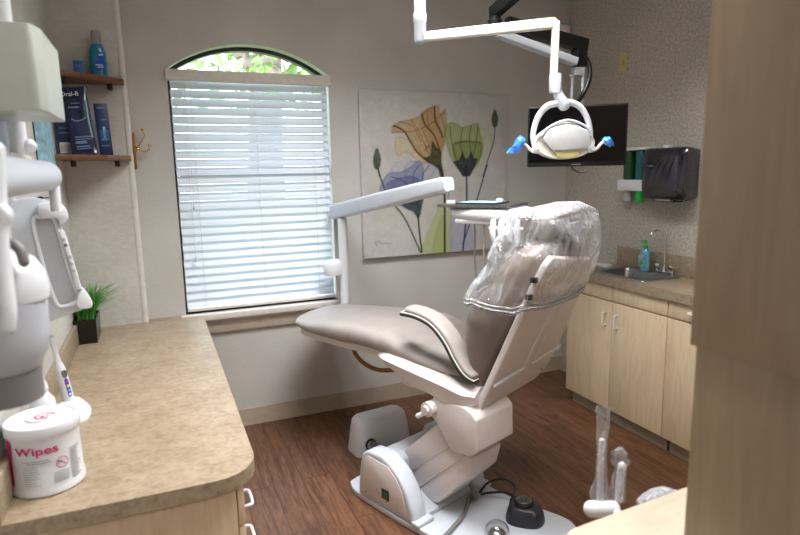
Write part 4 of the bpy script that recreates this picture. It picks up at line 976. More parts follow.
# ================================================================ things on the floor
c = Vector((1.105, 3.03, 0)); rz = math.radians(8)
t = thing('junction_box', 'white rounded junction box on the floor behind the chair base', 'utility box', c, rz)
T = Matrix.Translation(c) @ Matrix.Rotation(rz, 4, 'Z')
bm = BM()
def rg_(hx, hy, z, r=.045): return [Vector((x, y, z)) for x, y in rrect(-hx, -hy, hx, hy, min(r, hx*.9, hy*.9), 6)]
loft(bm, [rg_(.178,.085,0), rg_(.180,.087,.01), rg_(.164,.075,.15), rg_(.158,.068,.192), rg_(.146,.058,.208), rg_(.12,.04,.213)]); bm.transform(T); jb = link('cover', bm, 'white', t, ang=60)
bm = BM(); lathe(bm, [(.034,-.02),(.034,.006),(.026,.008),(.024,-.004)], (-.10,-.082,.07), 20, Matrix.Rotation(PI/2, 4, 'X')); bm.transform(T); link('grommet', bm, 'black', t)
p0 = T @ Vector((-.10,-.098,.07))
bm = BM(); tube(bm, spline([T @ Vector((-.10,-.07,.07)), p0, p0+Vector((-.01,-.05,-.01)), p0+Vector((-.01,-.10,-.055)), p0+Vector((.05,-.13,-.056)), p0+Vector((.09,-.10,-.05))], 6), .009, 10)
tube(bm, spline([T @ Vector((-.09,-.07,.08)), T @ Vector((-.075,-.15,.075)), T @ Vector((-.05,-.20,.06)), T @ Vector((.01,-.22,.06))], 6), .012, 10)
solo('utility_hose', bm, 'hose_grey', 'short grey hoses leaving the white junction box towards the chair base', 'hose', p0)
# foot control
fc = MB_ @ Vector((.125,-.200,.03)); t = thing('foot_control', 'charcoal foot control on the chair base plate', 'foot control', fc, PHB)
T = Matrix.Translation(fc) @ Matrix.Rotation(PHB+.5, 4, 'Z')
bm = BM(); bo = crv([(-.062,-.06),(0,-.088),(.062,-.06),(.072,.02),(.045,.075),(-.045,.075),(-.072,.02)], 4)
loft(bm, [[Vector((x*k, y*k, z)) for x, y in bo] for k, z in ((1,0),(1.03,.008),(1,.022),(.93,.045),(.82,.068),(.7,.076))]); bm.transform(T); fb = link('housing', bm, 'dark', t, ang=50)
bm = BM(); lathe(bm, [(.045,.07),(.046,.088),(.043,.092),(.036,.093)], (0,.005,0), 28); bm.transform(T); link('rim', bm, 'black', t)
bm = BM(); lathe(bm, [(.036,.09),(.036,.095),(.03,.098),(0,.099)], (0,.005,0), 28)
bm.transform(T); dk = link('pedal_disc', bm, 'steel', t)
bm = BM()
for a in range(5): box(bm, (-.016+.013*(a % 3)-.002, -.008+.02*(a//3), .098), (-.016+.013*(a % 3)+.003, -.002+.02*(a//3), .0995))
bm.transform(T); link('pedal_marks', bm, 'dark', dk)
bm = BM()
for s_ in (-1, 1): box(bm, (s_*.04-.012,-.072,.035), (s_*.04+.012,-.055,.055), .004)
bm.transform(T); link('side_button', bm, 'black', fb)
# clear dome beside it
dm = MB_ @ Vector((-.06,-.185,.03)); bm = BM(); lathe(bm, [(.056,0),(.055,.02),(.049,.04),(.036,.055),(.018,.062),(0,.064)], dm, 28, cap=False)
t = thing('valve_cap', 'clear plastic dome on the base plate left of the charcoal foot control', 'valve cover', dm)
link('dome', bm, 'clear', t, ang=60)
bm = BM(); lathe(bm, [(.04,.0),(.04,.008),(.03,.022),(.012,.03),(0,.03)], dm, 24); link('valve', bm, 'steel', t)
# cables
bm = BM(); q = lambda x, y, z=.046: MB_ @ Vector((x, y, z))
tube(bm, spline([q(.10,.10,.10), q(.075,.04,.055), on(470,497,2,.0405), on(464,514,2,.0405), on(449,532,2,.0405), on(432,550,2,.0405), on(425,575,2,.0405)], 8), .0105, 10)
solo('drain_hose', bm, 'hose_grey', 'thick grey hose curving over the chair base plate', 'hose', q(.0,-.1))
bm = BM(); tube(bm, spline([q(.125,.06,.05), q(.17,.04,.095), q(.215,-.02,.12), q(.235,-.07,.09), q(.18,-.085,.05), T @ Vector((0,.072,.022))], 8), .0055, 8)
solo('control_cable', bm, 'black', 'black cable arching high over the base plate to the foot control', 'cable', q(.15,0), )
bm = BM(); tube(bm, spline([q(.115,.045,.05), q(.14,.02,.06), q(.185,-.04,.07), q(.19,-.09,.065), T @ Vector((.03,.070,.03))], 8), .0055, 8)
solo('power_cable', bm, 'black', 'lower black cable running flat over the base plate to the foot control', 'cable', q(.15,-.02))

# ================================================================ delivery unit (post, arm, tray head)
A0 = at(345, 298, 3.74); pb_ = Vector((A0.x, A0.y, .70)); pt_ = at(344, 197, 3.37)
px, py = pb_.x, pb_.y
t = thing('delivery_unit', 'white delivery arm with instrument tray reaching over the chair from a post', 'delivery unit', pb_)
bm = BM(); tube(bm, [(px,py,.74),(px,py,at(345,217,3.74).z)], .029, 20); post = link('post', bm, 'white', t)
bm = BM(); lathe(bm, [(.018,at(345,219,3.74).z),(.018,at(345,211,3.74).z)], (px,py,0), 16); link('pivot', bm, 'cone_grey', t)
mt = MC @ Vector((.10,.45,.70))
bm = BM(); tube(bm, spline([(px,py,.76),(px,py,.72),(px-.02,py-.06,.690),(px-.06,py-.16,.680)], 5), .022, 14); link('mounting_arm', bm, 'white', t)
# cap on the post
cc2 = at(335, 266, 3.70)
bm = BM(); lathe(bm, [(.060,-.055),(.066,-.04),(.068,.0),(.061,.025),(.046,.038),(.022,.045),(0,.046)], cc2, 28, Matrix.Diagonal((1.12,.7,1,1))); box(bm, (cc2.x, cc2.y-.02, cc2.z-.02), (px+.028, py+.028, cc2.z+.01), .008); link('post_cap', bm, 'white', t, ang=50)
bm = BM(); tube(bm, spline([cc2+Vector((.005,0,-.04)), cc2+Vector((.010,.0,-.12)), cc2+Vector((.02,.0,-.22)), cc2+Vector((.035,-.0,-.27))], 5), .0055, 8); link('cord', bm, 'hose_tan', t)
e_ = at(462, 183, 2.78); s0 = Vector((px-.035, py+.03, 1.435)); 
P0 = at(334, 212, 3.76); P1 = at(449, 184, 2.76)
d = (P1-P0).normalized(); u = Vector((0,0,1)); u = (u-d*u.dot(d)).normalized(); w_ = d.cross(u)
bm = BM(); rings = []
for q_, hh, ww in ((0,.036,.030),(.02,.048,.038),(.3,.047,.038),(.7,.043,.038),(.97,.038,.036),(1.0,.034,.030)):
    c_ = P0.lerp(P1, q_); rings.append([c_+w_*a+u*b for a, b in rrect(-ww, -hh, ww, hh, .018, 5)])
loft(bm, rings); link('support_arm', bm, 'white_cool', t, ang=50)
e1_ = at(450, 187, 2.79); ex, ey = at(451, 205, 2.78).x, at(451, 205, 2.78).y
z_ = lambda yy: at(451, yy, 2.78).z
bm = BM(); lathe(bm, [(.013, z_(201)), (.013, z_(190))], (ex, ey, 0), 14); link('drop_pin', bm, 'grey', t)
bm = BM(); rt_ = Vector((CR.x, CR.y, 0)).normalized(); 
# tray axis from the px row
Ta, Tb = at(455, 212, 2.78), at(520, 211, 2.62); ta = Vector((Tb.x-Ta.x, Tb.y-Ta.y, 0)); tl_ = ta.length; ta.normalize(); tn = Vector((-ta.y, ta.x, 0)); zt = at(480, 206, 2.7).z
TT = axes(Vector((Ta.x, Ta.y, zt)), ta, tn, Vector((0,0,1)))
bm = BM(); tube(bm, spline([(ex,ey,z_(200)), (ex,ey,z_(206)), (ex+ta.x*.012, ey+ta.y*.012, zt-.015), TT @ Vector((.07,0,-.022))], 6), .023, 16); link('elbow', bm, 'white', t)
bm = BM(); rings = []
for x, hw2, zt2, zb2 in ((.005,.07,-.012,-.035),(.05,.12,-.006,-.05),(.15,.135,-.003,-.055),(.26,.135,-.003,-.06),(.32,.13,-.005,-.06),(.345,.10,-.014,-.05)):
    rings.append([Vector((x, a, b)) for a, b in rrect(-hw2, zb2, hw2, zt2, .02 if zt2-zb2 > .042 else .01, 4)])
loft(bm, rings); bm.transform(TT); hd_ = link('tray_head', bm, 'white', t, ang=50)
bm = BM(); box(bm, (.29,-.15,-.075), (.355,-.125,-.03), .008); box(bm, (.05,-.12,-.075), (.27,-.02,-.05), .01); bm.transform(TT); link('instrument_bar', bm, 'white', t)
for k in range(4):
    bm = BM(); x = .255+.036*k; tube(bm, [(x,-.16,-.055),(x+.003,-.175,-.10),(x+.006,-.17,-.135)], [.012,.015,.010], 12, round_end=True); tube(bm, [(x-.012,-.165,-.085),(x+.02,-.165,-.085)], .008, 8, round_end=True); bm.transform(TT); ih = link('instrument_holder', bm, 'white', t, ang=50)
for k, (x, L, m_) in enumerate(((.14,.42,'hose_grey'),(.185,.36,'hose_tan'),(.25,.34,'hose_grey'),(.28,.34,'hose_tan'))):
    bm = BM(); tube(bm, spline([(x,-.10,-.05),(x+.005,-.10,-.12),(x,-.09,-.25),(x+.01,-.07,-L)], 5), .0045, 8); bm.transform(TT); link('tubing', bm, m_, t)
# tray with tablet
tt_ = thing('instrument_tray', 'thin grey tray lying on top of the white delivery head', 'tray', TT @ Vector((.15,0,.0)))
bm = BM(); prism(bm, rrect(-.035,-.135,.315,.135,.015,4), .0, .006, None, .002); b2 = BM(); prism(b2, rrect(-.035,-.135,.315,.135,.015,4), .006, .013); 
merge(bm, b2); bm.transform(TT); link('tray', bm, 'steel', tt_)
t2 = thing('tablet', 'small pale blue screen tablet lying on the grey tray', 'tablet', TT @ Vector((.16,0,.013)))
bm = BM(); prism(bm, rrect(.05,-.11,.25,.06,.01,4), .0135, .020, None, .002); bm.transform(TT); link('body', bm, 'dark', t2)
bm = BM(); box(bm, (.06,-.10,.0195), (.235,.05,.0210)); bm.transform(TT); link('screen', bm, 'tablet', t2)
bm = BM(); lathe(bm, [(.016,0),(.017,.006),(.012,.012),(0,.014)], TT @ Vector((.215,.02,.0212)), 16); solo('white_knob', bm, 'white', 'small white round cap standing on the tablet', 'cap', TT @ Vector((.215,.02,.0212)))
# ================================================================ overhead dental light
LD = 2.6
LO = at(565, 135, LD); La, Lb, Lc = CR.copy(), CU.copy(), -CF.copy()
La = Vector((La.x, La.y, 0)).normalized(); Lc = Vector((0,0,1)).cross(La)*-1; Lc = La.cross(Vector((0,0,1)))     # towards the viewer
TLm = axes(LO, La, Vector((0,0,1)), Lc); K = LD/FOC
def lp(px, py, d=0): return TLm @ Vector(((px-565)*K, (135-py)*K*1.015 + (px-565)*K*-.02, d))
pole = at(420, 20, LD)
ol = thing('dental_light', 'white overhead dental light with blue wrapped handles hanging from the ceiling', 'dental light', (pole.x, pole.y, ZC))
zb = at(420, 40, LD).z; zm = at(420, 24, LD).z
bm = BM(); lathe(bm, [(.026, zm), (.026, ZC-.04)], (pole.x, pole.y, 0), 20); link('ceiling_pole', bm, 'white_cool', ol)
bm = BM(); lathe(bm, [(.08, ZC-.04), (.08, ZC-.001)], (pole.x, pole.y, 0), 28); link('ceiling_plate', bm, 'white_cool', ol)
bm = BM(); lathe(bm, [(.022, zb-.008), (.027, zb), (.027, zm+.006), (.030, zm+.01), (.030, zm+.04), (.026, zm+.05)], (pole.x, pole.y, 0), 20); link('swivel', bm, 'white_cool', ol)
A0, A1 = at(424, 37, LD), at(556, 23, LD)
bm = BM(); d = (A1-A0).normalized(); u = (Vector((0,0,1))-d*d.z).normalized(); w_ = d.cross(u); rings = []
for q_, hh in ((0,.018),(.03,.020),(.5,.022),(.985,.024),(1,.016)):
    c_ = A0.lerp(A1, q_); rings.append([c_+w_*a+u*b for a, b in rrect(-.018,-hh,.018,hh,.008,4)])
loft(bm, rings); link('boom', bm, 'cream', ol, ang=50)
B0, B1 = at(556, 21, LD), at(553.5, 80, LD)
bm = BM(); rings = []
for q_, ww in ((0,.010),(.03,.016),(.1,.0155),(1,.0145)):
    c_ = B0.lerp(B1, q_); rings.append([c_+La*a+Lc*b for a, b in rrect(-ww,-.018,ww,.018,.006,4)])
loft(bm, rings); link('drop_arm', bm, 'cream', ol, ang=50)
bm = BM(); rings = []
for py_, ww in ((77,.021),(79,.023),(92,.023),(95,.019)):
    c_ = lp(554, py_); rings.append([c_+La*a+Lc*b for a, b in rrect(-ww,-.024,ww,.024,.008,4)])
loft(bm, rings); link('knuckle', bm, 'white_cool', ol, ang=50)
# yoke: inverted U
bm = BM(); tube(bm, [lp(554,84), lp(557,96), lp(563,106)], [.018,.022,.027], 14, round_end=True); link('neck', bm, 'white_cool', ol, ang=60)
bm = BM()
Y_ = spline([lp(534.5,147), lp(533,134), lp(537.5,118), lp(546,108), lp(555,105), lp(565,103.5), lp(576,106), lp(584,114), lp(589.5,128), lp(591,147)], 6)
rr_ = [.0105+.004*math.sin(PI*i/(len(Y_)-1)) for i in range(len(Y_))]; tube(bm, Y_, rr_, 12, round_end=True); link('yoke', bm, 'white_cool', ol, ang=60)
# head: shallow curved body opening downwards/backwards with a cream rim
bm = BM()
def outl(scale, dy=0, d=0, top=1.0):
    pts = [(533,142),(540,133),(552,126),(565,122.5),(577,126),(586,132),(594,141),(590,150),(580,156),(565,158.5),(549,157),(538,151)]
    out = []
    for x, y in crv(pts, 4): out.append(lp(564+(x-564)*scale, 143+(y-143)*scale*top+dy, d))
    return out
loft(bm, [outl(.55,-3,-.10), outl(.85,-2,-.075), outl(1.0,0,-.03), outl(1.0,0,.015), outl(.96,0,.028), outl(.9,0,.022)]); hdl = link('housing', bm, 'cream', ol, ang=50)
bm = BM(); pts = [(545.5,130.5),(553,127.5),(565,125),(576,127.5),(584,131),(587,136),(586.5,149),(562,150.5),(551,150),(541,139)]
prism(bm, [((x-565)*K, (135-y)*K) for x, y in pts], .03, .05, TLm, .006, 3); link('reflector_cover', bm, 'mirror', hdl, ang=40)
bm = BM(); tube(bm, spline([lp(540,136,.035), lp(547,128,.04), lp(565,121.5,.04), lp(582,127,.04), lp(588,134,.035)], 5), .006, 8); link('visor_edge', bm, 'white_cool', hdl)
bm = BM(); pts = [(553,151),(578,151),(576,156.5),(566,158),(556,157)]; prism(bm, [((x-565)*K, (135-y)*K) for x, y in pts], .024, .034, TLm, .003); link('lens', bm, 'lens', hdl)
for s_, pl_ in ((-1, [(541,152),(532,151),(526,146),(521,142.5),(513,147)]), (1, [(588,151),(595,149),(600,143.5),(604,140.5),(611,143)])):
    bm = BM(); tube(bm, spline([lp(a, b, .02) for a, b in pl_[:-1]], 5), .007, 10, round_end=True); h_ = link('handle', bm, 'cream', ol, ang=60)
    bm = BM()
    a_, b_ = lp(*pl_[-2], .02), lp(*pl_[-1], .02); dd = (b_-a_); L = []
    for k in range(9):
        q_ = -.35+1.45*k/8; r_ = .023*math.sin(PI*min(1, max(.06, (k+.6)/9)))+.004; c_ = a_+dd*q_
        L.append([c_+Vector((0,0,1))*r_*math.cos(x)*(1.3 if s_ < 0 else .8)+Lc*r_*math.sin(x)+Vector((0,0,.008))*noise.noise(Vector((k*.9, x, s_)))+dd.normalized()*.012*noise.noise(Vector((x*2, k, 2))) for x in [j*2*PI/14 for j in range(14)]])
    loft(bm, L)
    if s_ < 0:
        c_ = b_; 
        loft(bm, [[c_+Vector((0,0,-.0+.0))+La*(x_*f_-.01*f2)+Vector((0,0,z_2)) + Lc*y_*.5 for x_, y_ in ((-.012,-.01),(.012,-.01),(.016,.0),(.012,.01),(-.012,.01),(-.016,0))] for f_, z_2, f2 in ((.8,.0,0),(1.2,-.012,.5),(1.5,-.026,1))])
    link('blue_wrap', bm, 'blue_wrap', h_, ang=30)
    bm = BM(); tube(bm, [lp(534.5 if s_ < 0 else 591, 148, .012), lp(534.5 if s_ < 0 else 591, 148, .034)], .012, 14); link('hinge_cap', bm, 'white_cool', ol)

# ================================================================ monitor on ceiling arm
MD = 3.0
m0 = [at(527,110,3.05), at(629,102,2.93), at(626,163,2.93), at(528,168.5,3.05)]
mc = sum(m0, Vector())/4; mx_ = ((m0[1]-m0[0])+(m0[2]-m0[3])).normalized(); mx_.z = 0; mx_.normalize(); mw = ((m0[1]-m0[0]).length+(m0[2]-m0[3]).length)/4; mh = ((m0[0]-m0[3]).length+(m0[1]-m0[2]).length)/4
mz = Vector((0,0,1)); mn = mx_.cross(mz)          # towards viewer
tiltm = Matrix.Rotation(math.radians(0), 4, mx_)
TM_ = axes(mc, mx_, mz, mn)
bm = BM(); el = at(503, 22, 2.95); el2 = at(579, 55, 3.03)
cp = Vector((el.x-.10+.0, el.y-.25, ZC))
mo = thing('monitor', 'black flat monitor hanging on a long jointed ceiling arm', 'monitor', (mc.x, mc.y, mc.z-mh))
bm = BM(); box(bm, (-mw,-mh,-.03), (mw,mh,-.002), .004); bm.transform(TM_); bz = link('bezel', bm, 'black', mo)
bm = BM(); box(bm, (-mw+.008,-mh+.022,-.004), (mw-.008,mh-.008,-.0008)); bm.transform(TM_); link('screen', bm, 'screen', mo)
bm = BM(); 
for k in range(5): box(bm, (-.02+.009*k,-mh+.007,-.0025), (-.014+.009*k,-mh+.012,-.0012))
bm.transform(TM_); link('maker_mark', bm, 'ink', mo)
bm = BM(); box(bm, (-.06,-.06,-.06), (.06,.06,-.029), .006); bm.transform(TM_); link('mount_plate', bm, 'grey', mo)
bm = BM(); tube(bm, spline([TM_ @ Vector((-.02,-mh+.002,-.02)), TM_ @ Vector((-.005,-mh-.02,-.02)), TM_ @ Vector((.03,-mh-.032,-.015)), TM_ @ Vector((.06,-mh-.022,-.012))], 5), .004, 8); link('loose_cable', bm, 'black', mo)
ma = thing('ceiling_mount', 'long black and grey jointed arm carrying the monitor from the ceiling', 'monitor arm', (cp.x, cp.y, ZC))
def beam(name, a, b, hw, hh, mat, par, r=.01):
    d = (b-a).normalized(); u = (Vector((0,0,1))-d*d.z).normalized(); w_ = d.cross(u); bm = BM()
    loft(bm, [[p+w_*x+u*y for x, y in rrect(-hw,-hh,hw,hh,r,4)] for p in (a, a.lerp(b,.02), a.lerp(b,.98), b)]); return link(name, bm, mat, par, ang=50)
s1 = at(495, 14, 2.8); s2 = at(560, -45, 2.45)
c_top = Vector((s2.x, s2.y, ZC))
ma.location = c_top; WM[ma.name] = Matrix.Translation(c_top)
bm = BM(); lathe(bm, [(.03, s2.z-.04), (.03, ZC-.03), (.07, ZC-.03), (.07, ZC-.001)], (s2.x, s2.y, 0), 24); link('mount_plate', bm, 'black', ma)
beam('first_arm', s2, s1+Vector((0,0,.01)), .03, .026, 'black', ma)
bm = BM(); lathe(bm, [(.032, s1.z-.075), (.036, s1.z-.03), (.028, s1.z-.025), (.03, s1.z+.03), (.02, s1.z+.034)], (s1.x, s1.y, 0), 20); link('elbow_joint', bm, 'black', ma)
q1 = at(499, 30, 2.82); q2 = at(577, 56, 2.98); u1 = Vector((0,0,.055))
beam('second_arm', at(507,24,2.82), at(585,46,3.0), .028, .033, 'black', ma)
beam('arm_underside', at(497,33,2.815), at(575,62,2.975), .026, .019, 'xray_grey', ma, .006)
j = at(579, 57, 3.0)
bm = BM(); box(bm, (j.x-.035, j.y-.03, j.z-.05), (j.x+.035, j.y+.03, j.z+.05), .012); link('end_joint', bm, 'black', ma)
jb_ = at(578, 70, 3.0); bm = BM(); box(bm, (jb_.x-.03, jb_.y-.02, jb_.z-.03), (jb_.x+.03, jb_.y+.02, jb_.z+.012), .004); lathe(bm, [(.006,0),(.006,.02)], (jb_.x-.03, jb_.y, jb_.z-.03), 8, Matrix.Rotation(-PI/2,4,'Y')); link('yaw_block', bm, 'xray_grey', ma)
bm = BM()
for dx in (-1, 1):
    a = jb_+mx_*.024*dx; tube(bm, [a, Vector((a.x, a.y, mc.z+.02))+mn*-.05+mx_*dx*.008], .0075, 8)
link('hanger', bm, 'white_cool', ma)
bm = BM(); tube(bm, spline([at(585,57,3.0), at(589.5,66,3.0), at(589,80,3.0), at(583,94,3.0), at(576,104,3.03)], 6), .012, 10); link('cable', bm, 'black', ma)

# ================================================================ x-ray equipment on the left wall
t = thing('xray_control_box', 'greenish white wall box with screws at the upper left edge', 'control box', (XL+.1, 1.67, 1.727))
bm = BM(); prism(bm, [(XL+.001,1.50),(-.222,1.50),(-.212,1.505),(-.200,1.55),(-.200,1.80),(-.213,1.812),(XL+.001,1.812)], 1.742, 1.922, None, .004, 2); bx_ = link('case', bm, 'white_green', t, ang=40)
for z in (1.772, 1.892):
    bm = BM(); lathe(bm, [(.006,0),(.005,.003),(0,.0035)], (-.300, 1.50, z), 12, Matrix.Rotation(PI/2,4,'X')); link('screw', bm, 'chrome', bx_)
xr = thing('xray_unit', 'white wall mounted dental x-ray machine with folded arm and blurred tube head', 'x-ray machine', (XL+.02, 1.75, 1.56))
bm = BM(); box(bm, (XL+.001, 1.86, 1.52), (XL+.03, 2.12, 2.6), .01); link('wall_column', bm, 'xray_grey', xr)
bm = BM(); tube(bm, [(-.372,2.0,1.62),(-.372,2.0,2.99)], .036, 20); link('mast', bm, 'white_cool', xr)
bm = BM(); tube(bm, [(-.33,1.90,1.655),(-.33,1.90,2.30)], .022, 16); bmesh.ops.create_uvsphere(bm, u_segments=14, v_segments=10, radius=.019, matrix=Matrix.Translation((-.305,1.90,1.685))); link('side_tube', bm, 'white', xr, ang=60)
bm = BM(); tube(bm, [(-.288,.95,1.602),(-.288,1.98,1.602)], .0435, 32); lathe(bm, [(.0435,0),(.041,.012),(.033,.02),(0,.022)], (-.288,1.98,1.602), 32, Matrix.Rotation(-PI/2,4,'X'), ); link('horizontal_arm', bm, 'white_cool', xr, ang=60)
bm = BM(); box(bm, (-.345,1.12,1.60), (-.30,1.90,1.66), .01); link('arm_rail', bm, 'cream', xr)
bm = BM(); tube(bm, [(-.268,1.975,1.575),(-.268,1.975,1.50)], .015, 16); link('drop_stub', bm, 'white', xr)
bm = BM(); tube(bm, [at(39,198,1.92), at(60,197.5,1.9)], .0018, 6); tube(bm, [at(38,198.5,1.92), at(42,198,1.92)], .006, 8); link('release_pin', bm, 'black', xr)
# folded vertical arm : outline in a plane facing the viewer
D1 = 1.93; O1 = at(47, 265, D1); K1 = D1/FOC
dirv = Vector((O1.x, O1.y, 0)).normalized(); Vx = Vector((dirv.y, -dirv.x, 0)); turn = Matrix.Rotation(math.radians(18), 4, 'Z'); 
TX = axes(O1, Vx, Vector((0,0,1)), Vx.cross(Vector((0,0,1))))
def vp(l): return [((x-52)*K1*1.0, (265-y)*K1*1.01) for x, y in l]
bodyo = [(20,206),(34,200),(50,199),(60,203),(72,207),(75.5,219),(68,226),(72,240),(76,268),(79.5,292),(84,298),(88,306),(86,312),(68,317),(45,323),(25,326),(15,322),(17,280),(18,240)]
bm = BM(); prism(bm, crv(vp(bodyo), 3), -.11, 0, TX, .012, 3); vb = link('folding_arm', bm, 'white_cool', xr, ang=50)
def ringpoly(l, r, mat, nm, d=.004):
    bm = BM(); P = [Vector((x, y, d)) for x, y in crv(vp(l), 4)]; P.append(P[0]); tube(bm, P, r, 8, cap=False); bm.transform(TX); link(nm, bm, mat, vb)
rec = [(45,222),(52,218),(62,219),(65,232),(69,262),(74,290),(77,300),(72,306),(60,308),(55,300),(49,268)]
ringpoly(rec, .0065, 'white', 'recess_rim')
bm = BM(); prism(bm, crv(vp([(47,224),(53,221),(61,222),(63,234),(67,262),(72,290),(73,300),(61,304),(57,298),(51,266)]), 3), .0, .0035, TX); link('recess_panel', bm, 'xray_grey', vb)
bm = BM(); prism(bm, crv(vp([(50,206),(60,203.5),(72,208),(75,219),(67.5,226),(65,219),(52,217)]), 3), -.02, .03, TX, .006); link('upper_lip', bm, 'white', vb, ang=50)
bm = BM(); prism(bm, crv(vp([(80,291),(84,298),(88,306),(86,312),(76,311),(74,303)]), 3), -.02, .025, TX, .006); link('lower_lip', bm, 'white', vb, ang=50)
bm = BM(); prism(bm, vp([(65,232),(70,231),(73,248),(78,278),(80,292),(75,293),(71,262)]), -.01, .022, TX, .004); kp = link('keypad', bm, 'white', vb)
for x, y in ((69,240),(70,246),(72.5,258),(73.5,265),(74.5,272)):
    bm = BM(); T2 = TX @ Matrix.Translation((*vp([(x, y)])[0], .022)); lathe(bm, [(.006,0),(.005,.002),(0,.0025)], (0,0,0), 12); bm.transform(T2); link('key', bm, 'xray_grey' if y != 246 else 'grey', kp)
bm = BM(); tube(bm, [at(35,322,1.98), at(42,322,1.90)], .004, 6); bm.free()
# blurred tube head close to the camera
D2 = 1.10; HD = at(-2, 330, D2)
def hz(py): return at(-2, py, D2).z
hx_, hy_ = HD.x, HD.y
bm = BM(); lathe(bm, [(.060,hz(372)),(.066,hz(370)),(.068,hz(364)),(.078,hz(356)),(.083,hz(335)),(.086,hz(300)),(.086,hz(285)),(.075,hz(268)),(.05,hz(262))], (hx_, hy_, 0), 40); th = link('tube_head', bm, 'white_cool', xr, ang=50)
bm = BM(); lathe(bm, [(.0575,hz(404)),(.0625,hz(404)),(.0635,hz(369)),(.0580,hz(369))], (hx_, hy_, 0), 40); link('cone', bm, 'cone_grey', xr)
bm = BM(); 
c_ = Vector((hx_+.01, hy_, 0))
loft(bm, [[Vector((c_.x+a*x, c_.y+b*x, hz(py))) for a, b in [(math.cos(j*2*PI/32), math.sin(j*2*PI/32)) for j in range(32)]] for x, py in ((.080,300),(.082,292),(.078,272),(.062,258),(.035,250),(.01,247))]); link('head_cap', bm, 'white', xr, ang=60)
bm = BM(); tube(bm, spline([at(-4,150,1.0), at(-2,205,.99), at(4,215,.985), at(-1,232,.98), at(2,270,.975), at(7,310,.97), at(6,328,.97)], 6), [.0145]*37, 16, round_end=True); link('yoke_arm', bm, 'white', xr, ang=60)
bm = BM(); tube(bm, spline([at(2,250,1.05), at(10,243,1.04), at(20,250,1.04), at(24,262,1.04)], 5), .009, 12, round_end=True); link('cable_loop', bm, 'cone_grey', xr)

# ================================================================ tall wood panel cabinet and side counter in the foreground
tp = thing('tall_cabinet', 'tall blurred maple cabinet filling the right edge of the view', 'cabinet', (1.15, .62, 0))
Tt = Matrix.Translation((.83,.70,1.3)) @ Matrix.Rotation(math.radians(-1.2), 4, 'Y') @ Matrix.Translation((-.83,-.70,-1.3))
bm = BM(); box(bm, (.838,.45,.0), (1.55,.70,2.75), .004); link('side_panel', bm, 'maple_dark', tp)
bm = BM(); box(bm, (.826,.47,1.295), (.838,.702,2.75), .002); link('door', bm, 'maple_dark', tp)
sc = thing('side_counter', 'pale maple counter corner in the lower right foreground', 'counter', (.80, .60, 0))
HS = .862; pl_ = [(.715,.30),(.715,.80),(.735,.868),(.78,.893),(.837,.895),(.837,.30)]
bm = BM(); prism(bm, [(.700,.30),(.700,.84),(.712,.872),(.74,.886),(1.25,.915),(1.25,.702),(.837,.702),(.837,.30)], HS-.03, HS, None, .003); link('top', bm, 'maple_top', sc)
bm = BM(); box(bm, (.74,.32,0), (.835,.70,HS-.03)); box(bm, (.74,.705,0), (1.22,.85,HS-.03)); link('carcass', bm, 'maple', sc)
# suction holder with sleeved tips
SH = thing('suction_holder', 'white arm behind the pale counter holding the wrapped suction tips', 'instrument holder', (.93,.98,.78))
ba_, bb_ = at(592,509,1.40), at(612,509,1.40)
bm = BM(); tube(bm, [ba_, bb_], .020, 16, round_end=True); link('bar', bm, 'white', SH, ang=60)
bm = BM(); tube(bm, [Vector((bb_.x-.01,.84,.775)), bb_], .012, 10); link('bracket', bm, 'white', SH)
for k, (pts, rr2, lab) in enumerate((([(600,499),(600.5,470),(602,441)], .0075, 'tall suction tip in a clear plastic sleeve standing up'), ([(619,499),(620,480),(622,466)], .010, 'short suction tip in a crumpled clear sleeve right of the tall one'))):
    p = [at(a, b, 1.41) for a, b in pts]; t = thing('suction_tip', lab, 'suction tip', p[0], group=None)
    bm = BM(); tube(bm, p, rr2, 14, round_end=True); link('tube', bm, 'white', t, ang=60)
    if k == 0: sl = [(600,502,.020),(600,492,.024),(601,480,.015),(601.5,460,.012),(602,440,.013),(603,425,.015),(603.5,412,.017),(604,406,.018)]
    else: sl = [(619,502,.016),(618,490,.019),(619,478,.017),(621,468,.014),(621,462,.024),(620,457,.015),(619,453,.021),(621,447,.003)]
    bm = BM(); L = []
    for i, (a, b, r_) in enumerate(sl):
        c_ = at(a, b, 1.41); L.append([c_+CR*(r_*math.cos(x)*(1+.18*noise.noise(Vector((x*2, i*.7, k)))))+CF*(r_*.7*math.sin(x))+CU*(.006*noise.noise(Vector((x*3, i, 5)))) for x in [jj*2*PI/20 for jj in range(20)]])
    skin(bm, [[bm.verts.new(v) for v in r] for r in L], False); link('sleeve', bm, 'film_sleeve', t, ang=180)
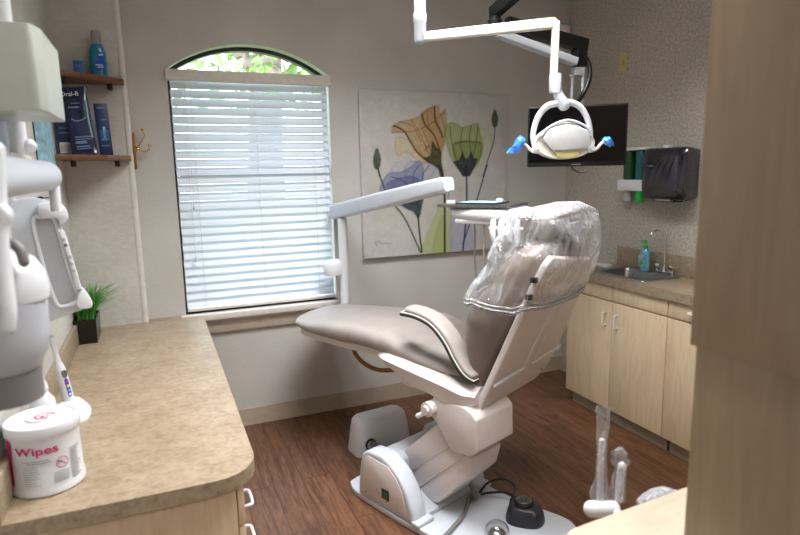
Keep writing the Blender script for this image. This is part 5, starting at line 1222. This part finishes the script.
# wrapped handpiece lying on the holder bar
c_ = at(655,497,1.42); t = thing('wrapped_handpiece', 'silvery plastic wrapped handpiece lying behind the counter edge', 'handpiece', c_)
a_, b_ = at(638,503,1.41), at(676,494,1.42); bm = BM(); L = []
for i in range(14):
    q_ = i/13; r_ = .004+.017*math.sin(PI*min(.97, max(.04, q_)))**.5; c2 = a_.lerp(b_, q_)+CU*.004*math.sin(q_*3)
    L.append([c2+CU*(r_*math.cos(x)+.004*noise.noise(Vector((x*2,i*.8,1))))+CF*r_*math.sin(x)+CR*.006*noise.noise(Vector((x*3,i,7))) for x in [jj*2*PI/20 for jj in range(20)]])
loft(bm, L); link('wrap', bm, 'film_hem', t, ang=180)
bm = BM(); tube(bm, [a_.lerp(b_,.12), a_.lerp(b_,.85)], .011, 12, round_end=True); link('handpiece', bm, 'steel', t, ang=60)
bm = BM(); tube(bm, [b_.lerp(a_,.3)+Vector((0,0,-.01)), Vector((1.13,.851,.79))], .008, 8); link('clip', bm, 'white', t)

# ================================================================ world, camera
w = bpy.data.worlds.new('sky'); bpy.context.scene.world = w; w.use_nodes = True; nt = w.node_tree
bg = nt.nodes['Background']; tc = nt.nodes.new('ShaderNodeTexCoord'); sp = nt.nodes.new('ShaderNodeSeparateXYZ'); rp = nt.nodes.new('ShaderNodeValToRGB')
nt.links.new(tc.outputs['Generated'], sp.inputs[0]); nt.links.new(sp.outputs['Z'], rp.inputs[0]); nt.links.new(rp.outputs[0], bg.inputs['Color'])
rp.color_ramp.elements[0].position = 0; rp.color_ramp.elements[0].color = (.93,.95,1,1); rp.color_ramp.elements[1].position = .6; rp.color_ramp.elements[1].color = (.70,.82,1,1)
bg.inputs['Strength'].default_value = 5.0
cam = bpy.data.cameras.new('camera'); co = bpy.data.objects.new('camera', cam); col.objects.link(co); bpy.context.scene.camera = co
co.matrix_world = axes(CAM, CR, CU, -CF); cam.sensor_width = 36; cam.sensor_fit = 'HORIZONTAL'; cam.lens = FOC*36/800; cam.clip_start = .02
cam.dof.use_dof = True; cam.dof.focus_distance = 2.75; cam.dof.aperture_fstop = 2.8
v = bpy.context.scene.view_settings; v.view_transform = 'Standard'; v.look = 'None'; v.exposure = 0.45; v.gamma = 1; v.use_curve_mapping = False
